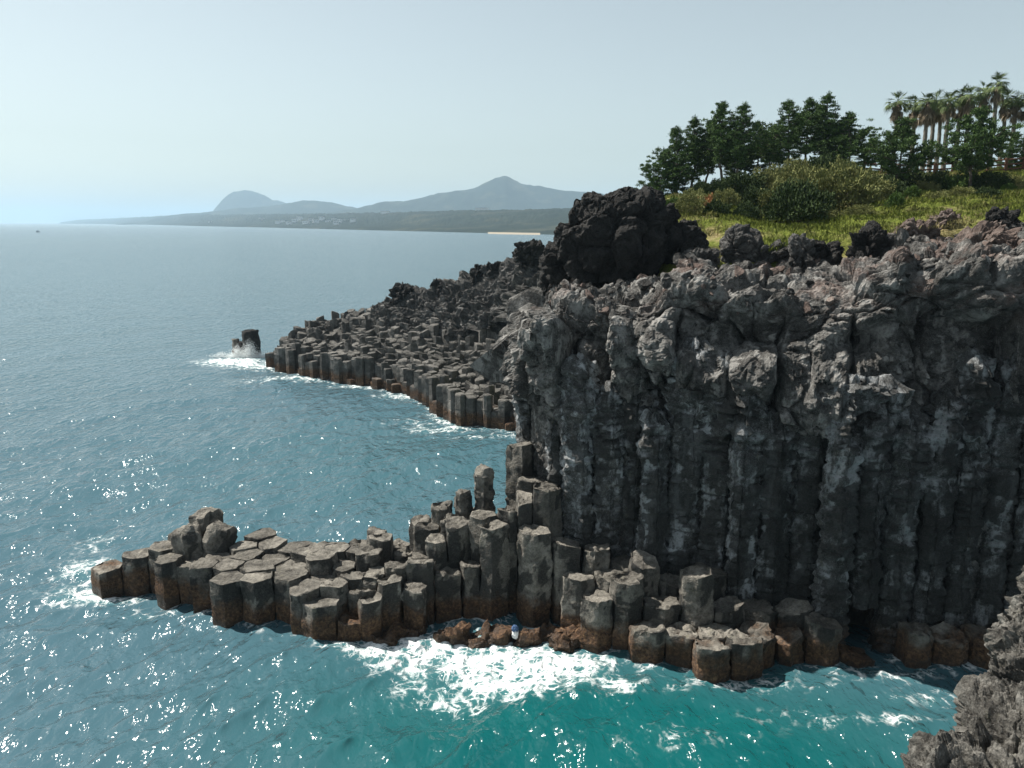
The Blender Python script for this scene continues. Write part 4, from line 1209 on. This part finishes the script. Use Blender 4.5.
for a in [(893, 160, 90, 80, 0, .1, 'leftmost palm, standing alone against the sky with a slim skirt'), (911, 160, 92, 82, 1, 1.3, 'palm with a thick pale brown skirt right of the lone left palm'),
          (923, 160, 90, 78, 1, 2.2, 'bushy palm left of the pale twin trunks'), (930, 160, 89, 83, 0, 3.0, 'palm with a long reddish brown skirt against the sky'),
          (944, 160, 88, 80, 2, .7, 'palm at the left of the crowded palm crowns'), (955, 160, 83, 82, 1, 4.4, 'full palm in the crowded crowns left of the tallest palm'),
          (964, 160, 84, 79, 0, 5.0, 'palm whose crown merges with its left neighbour below the tallest'), (978, 160, 79, 84, 1, 2.8, 'heavy-skirted palm immediately left of the tallest palm'),
          (990, 160, 69, 80, 2, 1.9, 'tallest palm rising above all other trees'), (1000, 160, 88, 83, 0, .4, 'low palm directly right of the tallest palm'),
          (1010, 160, 90, 80, 1, 3.7, 'palm with a dark hanging skirt near the right edge'), (1023, 160, 88, 79, 1, 5.8, 'palm with a reddish skirt cut by the right edge'),
          (937, 160, 97, 86, 2, 2.0, 'small palm set back between the red-skirted palm and the crowded crowns')]:
    plant_palm(*a)

def shrub_meshes(seed, n, L, w, hump=.75):
    r = np.random.default_rng(seed)
    fb, sb = Bag(), Bag()
    d = r.normal(size=(n, 3)); d[:, 2] = np.abs(d[:, 2]); d /= np.linalg.norm(d, axis=1)[:, None]
    rad_ = (.78 + .34 * fbm(d * 2.3 + seed, 3, .6)) * r.uniform(.45, 1.0, n) ** .45
    C = d * rad_[:, None] * np.array([1, 1, hump])
    rnd_leaves(fb, C, L, w, r, .35, d + r.normal(0, .7, (n, 3)))
    for k in range(9):
        dd = r.normal(size=3); dd[2] = abs(dd[2]) + .5; dd /= np.linalg.norm(dd)
        s = np.linspace(0, 1, 5)
        tube(sb, np.array([0, 0, -.15]) + dd * (s * .8)[:, None] * np.array([1, 1, hump]), .03 - .02 * s, 5)
    return fb.mesh('foliage', False), sb.mesh('stems')
SH = {'olive': [shrub_meshes(301, 11000, .06, .016), shrub_meshes(302, 10000, .06, .016, .6), shrub_meshes(308, 11000, .06, .016, .9)], 'dark': [shrub_meshes(303, 10000, .065, .018, .8), shrub_meshes(304, 10000, .065, .018, .6)],
      'rust': [shrub_meshes(305, 7000, .07, .02, .6)], 'green': [shrub_meshes(306, 4500, .11, .03, 1.0)]}
def plant_shrub(px, py, Y, w, h, kind, var, label):
    p = at_y(px, py, Y); z = ground(p[0], p[1])
    o = link('shrub', None, label=label, cat='shrub', group='shrubs on the grassy slope', loc=(p[0], p[1], z - .15))
    hk = {'olive': [.75, .6, .9], 'dark': [.8, .6], 'rust': [.6], 'green': [1.0]}[kind][var]
    o.scale = (.5 * w, .5 * w, .88 * h / hk); o.rotation_euler.z = (px * 1.7) % 6.28
    fm, sm = SH[kind][var]
    # copies of one plant share its shape but each kind keeps its own leaf colour
    link('foliage', fm, M['shrub_' + kind], o); link('stems', sm, M['bark'], o)
for a in [(672, 206, 57, 2.6, 1.4, 'green', 0, 'bright green low bush behind the huge black boulder'), (693, 204, 56, 2.6, 1.8, 'olive', 0, 'olive bush left of the rusty orange bush'), (706, 208, 55, 2.6, 1.3, 'rust', 0, 'rusty orange dry bush among olive bushes'),
          (724, 207, 55, 2.8, 1.8, 'olive', 1, 'olive bush right of the rusty orange bush'), (715, 214, 51, 2.4, 1.2, 'dark', 1, 'dark green low bush below the rusty orange bush'), (688, 216, 51, 3.0, 1.9, 'olive', 2, 'grey-olive bush close behind the dark crag'),
          (742, 200, 59, 4.2, 2.6, 'dark', 0, 'dark brownish thicket under the flat-topped tall pine'), (718, 196, 63, 3.4, 1.4, 'dark', 1, 'dark rounded bush under the spire-topped pine'), (765, 190, 60, 3.6, 2.4, 'olive', 0, 'sunlit olive bush at the slope shoulder left of the big dark bush'),
          (757, 205, 55, 3.0, 1.9, 'dark', 0, 'dark bush lower left of the sunlit shoulder bush'), (797, 222, 51, 5.4, 2.7, 'dark', 1, 'big dark layered bush low on the green slope'), (783, 205, 54, 4.2, 2.6, 'olive', 2, 'olive bush just above the big dark layered bush'),
          (812, 200, 56, 4.6, 3.0, 'olive', 0, 'tall olive bush in the middle of the bushy bank'), (838, 210, 54, 6.0, 3.2, 'olive', 1, 'widest pale olive bush right of the big dark layered bush'), (862, 205, 55, 4.4, 2.4, 'olive', 2, 'pale olive bush at the lower right of the bushy bank'),
          (800, 182, 62, 3.8, 2.8, 'olive', 1, 'yellowish bush below the thin bare trunks'), (822, 180, 62, 4.0, 3.2, 'dark', 0, 'dark green bush under the tallest middle pine'), (842, 182, 60, 3.6, 3.0, 'olive', 2, 'olive bush under the wide round-crowned pine'),
          (850, 190, 59, 3.4, 2.8, 'dark', 0, 'dark upright bush beside the bare brown bank'), (780, 176, 64, 3.0, 1.8, 'olive', 0, 'small sunny bush at the ridge under the left middle pine'), (886, 195, 57, 3.4, 1.7, 'dark', 1, 'dark bush at the foot of the lone pale-trunked pine'),
          (908, 178, 62, 4.4, 2.2, 'dark', 0, 'dark bush right of the lone pale-trunked pine'), (940, 178, 61, 3.8, 1.9, 'dark', 1, 'rounded dark bush below the fence in mid slope'), (957, 180, 60, 2.8, 1.8, 'green', 0, 'fresh green bush left of the round-crowned pine trunk'),
          (985, 180, 60, 4.6, 1.9, 'dark', 0, 'brownish dark bush right of the round-crowned pine trunk'), (1012, 182, 60, 3.4, 1.2, 'olive', 1, 'low olive bush near the right edge below the fence'), (912, 196, 54, 1.3, 1.1, 'green', 0, 'small bright green bush in straw grass'),
          (895, 208, 50, 1.2, 1.1, 'green', 0, 'lowest small green bush on the open green slope'), (926, 186, 60, 2.6, 1.2, 'olive', 0, 'small olive bush above the straw grass'), (776, 212, 52, 2.2, 1.2, 'olive', 1, 'low olive bush left of the big dark layered bush'), (820, 222, 50, 2.6, 1.2, 'olive', 0, 'low olive bush right below the big dark layered bush'), (745, 216, 51, 2.2, 1.1, 'dark', 1, 'low dark bush above the blocky flat-topped rock'),
          (790, 195, 57, 2.8, 1.6, 'dark', 1, 'dark patch of bush in the middle of the pale olive bank'), (826, 196, 56, 2.6, 1.7, 'green', 0, 'bright leafy bush in the middle of the olive bank'), (872, 188, 59, 2.6, 1.6, 'olive', 1, 'olive bush left of the lone pale-trunked pine'),
          (858, 222, 49, 2.2, .8, 'olive', 0, 'flat olive bush low on the open grass below the bank'), (960, 200, 54, 2.6, .9, 'olive', 2, 'flat olive tussock in the straw grass below the round-crowned pine'), (935, 205, 51, 1.8, .8, 'olive', 1, 'small flat olive tussock above the solitary brown rocks'),
          (985, 205, 52, 2.2, .8, 'dark', 1, 'small dark low bush in the straw grass at far right'), (733, 186, 64, 2.6, 1.7, 'dark', 0, 'dark bush between the trunks of the two tall thin pines'), (700, 190, 66, 2.4, 1.4, 'dark', 1, 'dark bush under the seaward pines'),
          (1008, 192, 57, 1.3, .8, 'green', 0, 'tiny green bush at the right edge of the grass')]:
    plant_shrub(*a)

# grass blades
rg = np.random.default_rng(55)
N = 26000
gxy = np.stack([rg.uniform(6, 50, N), rg.uniform(41.5, 76, N)], 1)
gxy = gxy[(gxy[:, 0] < gxy[:, 1] * .72 + 2) & (gxy[:, 1] > 41.8 + 4.5 * (gxy[:, 0] < 13))]
N = len(gxy)
gzz = TPF(gxy) - .15 - 7 * smooth(8.5, 4.5, gxy[:, 0])
keep = perlin(np.stack([gxy[:, 0] * .3, gxy[:, 1] * .3, 0 * gzz], 1)) > -.35
gxy, gzz = gxy[keep], gzz[keep]; N = len(gxy)
gb = Bag()
for k in range(5):
    C = np.stack([gxy[:, 0] + rg.normal(0, .12, N), gxy[:, 1] + rg.normal(0, .12, N), gzz + fbm(np.stack([gxy[:, 0], gxy[:, 1], gzz], 1) * .35, 4) * .35], 1)
    dr = rg.normal(0, .45, (N, 3)); dr[:, 2] = 1
    rnd_leaves(gb, C, .27, .022, rg, 0, dr)
link('grass', gb.mesh('grass', False), M['ground'], kind='stuff')

# wooden rail fence
g = NT('fence_wood'); M['fence'] = g.bsdf(g.mix(g.noise(3, 4), (.075, .035, .022), (.14, .07, .045)), .85, .2)
fa_ = at_y(828, 175, 71); fb_ = at_y(1060, 160, 71)
fence = link('wooden_fence', None, label='reddish brown wooden rail fence along the top of the grassy slope', cat='fence', loc=(0, 0, 0))
np_ = 14
pp = [(fa_[0] + (fb_[0] - fa_[0]) * t, 71.0) for t in np.linspace(0, 1, np_)]
pz = [ground(x, y) - .25 for x, y in pp]
for (x, y), z in zip(pp, pz):
    b = Bag(); box(b, (x, y, z + .25), (.18, .18, 2.1)); link('post', b.mesh('post', False), M['fence'], fence)
for i in range(np_ - 1):
    for hgt in (.35, .75, 1.15):
        b = Bag(); tube(b, [(pp[i][0] + .095, 71, pz[i] + hgt), (pp[i + 1][0] - .095, 71, pz[i + 1] + hgt)], [.07, .07], 6)
        link('rail', b.mesh('rail'), M['fence'], fence)

# ------------------------------------------------------------------ haze
b = Bag(); box(b, (0, 0, 174), (54000, 54000, 356))
g = NT('haze'); g.t.nodes.remove(g.geo)
v = g.t.nodes.new('ShaderNodeVolumePrincipled')
v.inputs['Color'].default_value = (.49, .67, .82, 1); v.inputs['Density'].default_value = 1.15e-4; v.inputs['Anisotropy'].default_value = .12
g.t.links.new(v.outputs[0], g.out.inputs['Volume'])
link('haze', b.mesh('haze', False), g.m, kind='stuff')

# ------------------------------------------------------------------ light, sky, camera
SUN_EL, SUN_AZ = R(55), R(-64)          # azimuth measured from +Y, negative to the left
w = bpy.data.worlds.new('World'); scene.world = w; w.use_nodes = True
nt = w.node_tree
bg = nt.nodes['Background']
sky = nt.nodes.new('ShaderNodeTexSky'); sky.sky_type = 'NISHITA'; sky.sun_disc = False
sky.sun_elevation = SUN_EL; sky.sun_rotation = SUN_AZ
sky.air_density = 1.0; sky.dust_density = 1.3; sky.ozone_density = .35
mx = nt.nodes.new('ShaderNodeMix'); mx.data_type = 'RGBA'; mx.blend_type = 'MULTIPLY'; mx.inputs[0].default_value = 1.0
mx.inputs[7].default_value = (.97, 1.02, .965, 1); hs = nt.nodes.new('ShaderNodeHueSaturation'); hs.inputs['Saturation'].default_value = .46; nt.links.new(sky.outputs[0], hs.inputs['Color']); nt.links.new(hs.outputs[0], mx.inputs[6]); nt.links.new(mx.outputs[2], bg.inputs['Color']); bg.inputs['Strength'].default_value = .068
L = bpy.data.lights.new('sun', 'SUN'); L.energy = 5.0; L.angle = R(.5); L.color = (1, .95, .87)
so = bpy.data.objects.new('sun', L); COL.objects.link(so)
dv = Vector((math.sin(SUN_AZ) * math.cos(SUN_EL), math.cos(SUN_AZ) * math.cos(SUN_EL), math.sin(SUN_EL)))
so.rotation_euler = (-dv).to_track_quat('-Z', 'Y').to_euler()
cam = bpy.data.cameras.new('camera'); cam.sensor_width = 36; cam.lens = F_PX / 1024 * 36
cam.clip_start = .3; cam.clip_end = 80000
co = bpy.data.objects.new('camera', cam); COL.objects.link(co)
co.location = (0, 0, H_CAM); co.rotation_euler = (R(90) - PITCH, 0, 0)
scene.camera = co
scene.view_settings.view_transform = 'Standard'; scene.view_settings.look = 'None'
scene.view_settings.exposure = .92; scene.view_settings.gamma = 1
scene.render.engine = 'CYCLES'
scene.cycles.use_denoising = True
scene.cycles.max_bounces = 6; scene.cycles.diffuse_bounces = 3; scene.cycles.glossy_bounces = 2; scene.cycles.volume_bounces = 1
scene.cycles.sample_clamp_indirect = 4
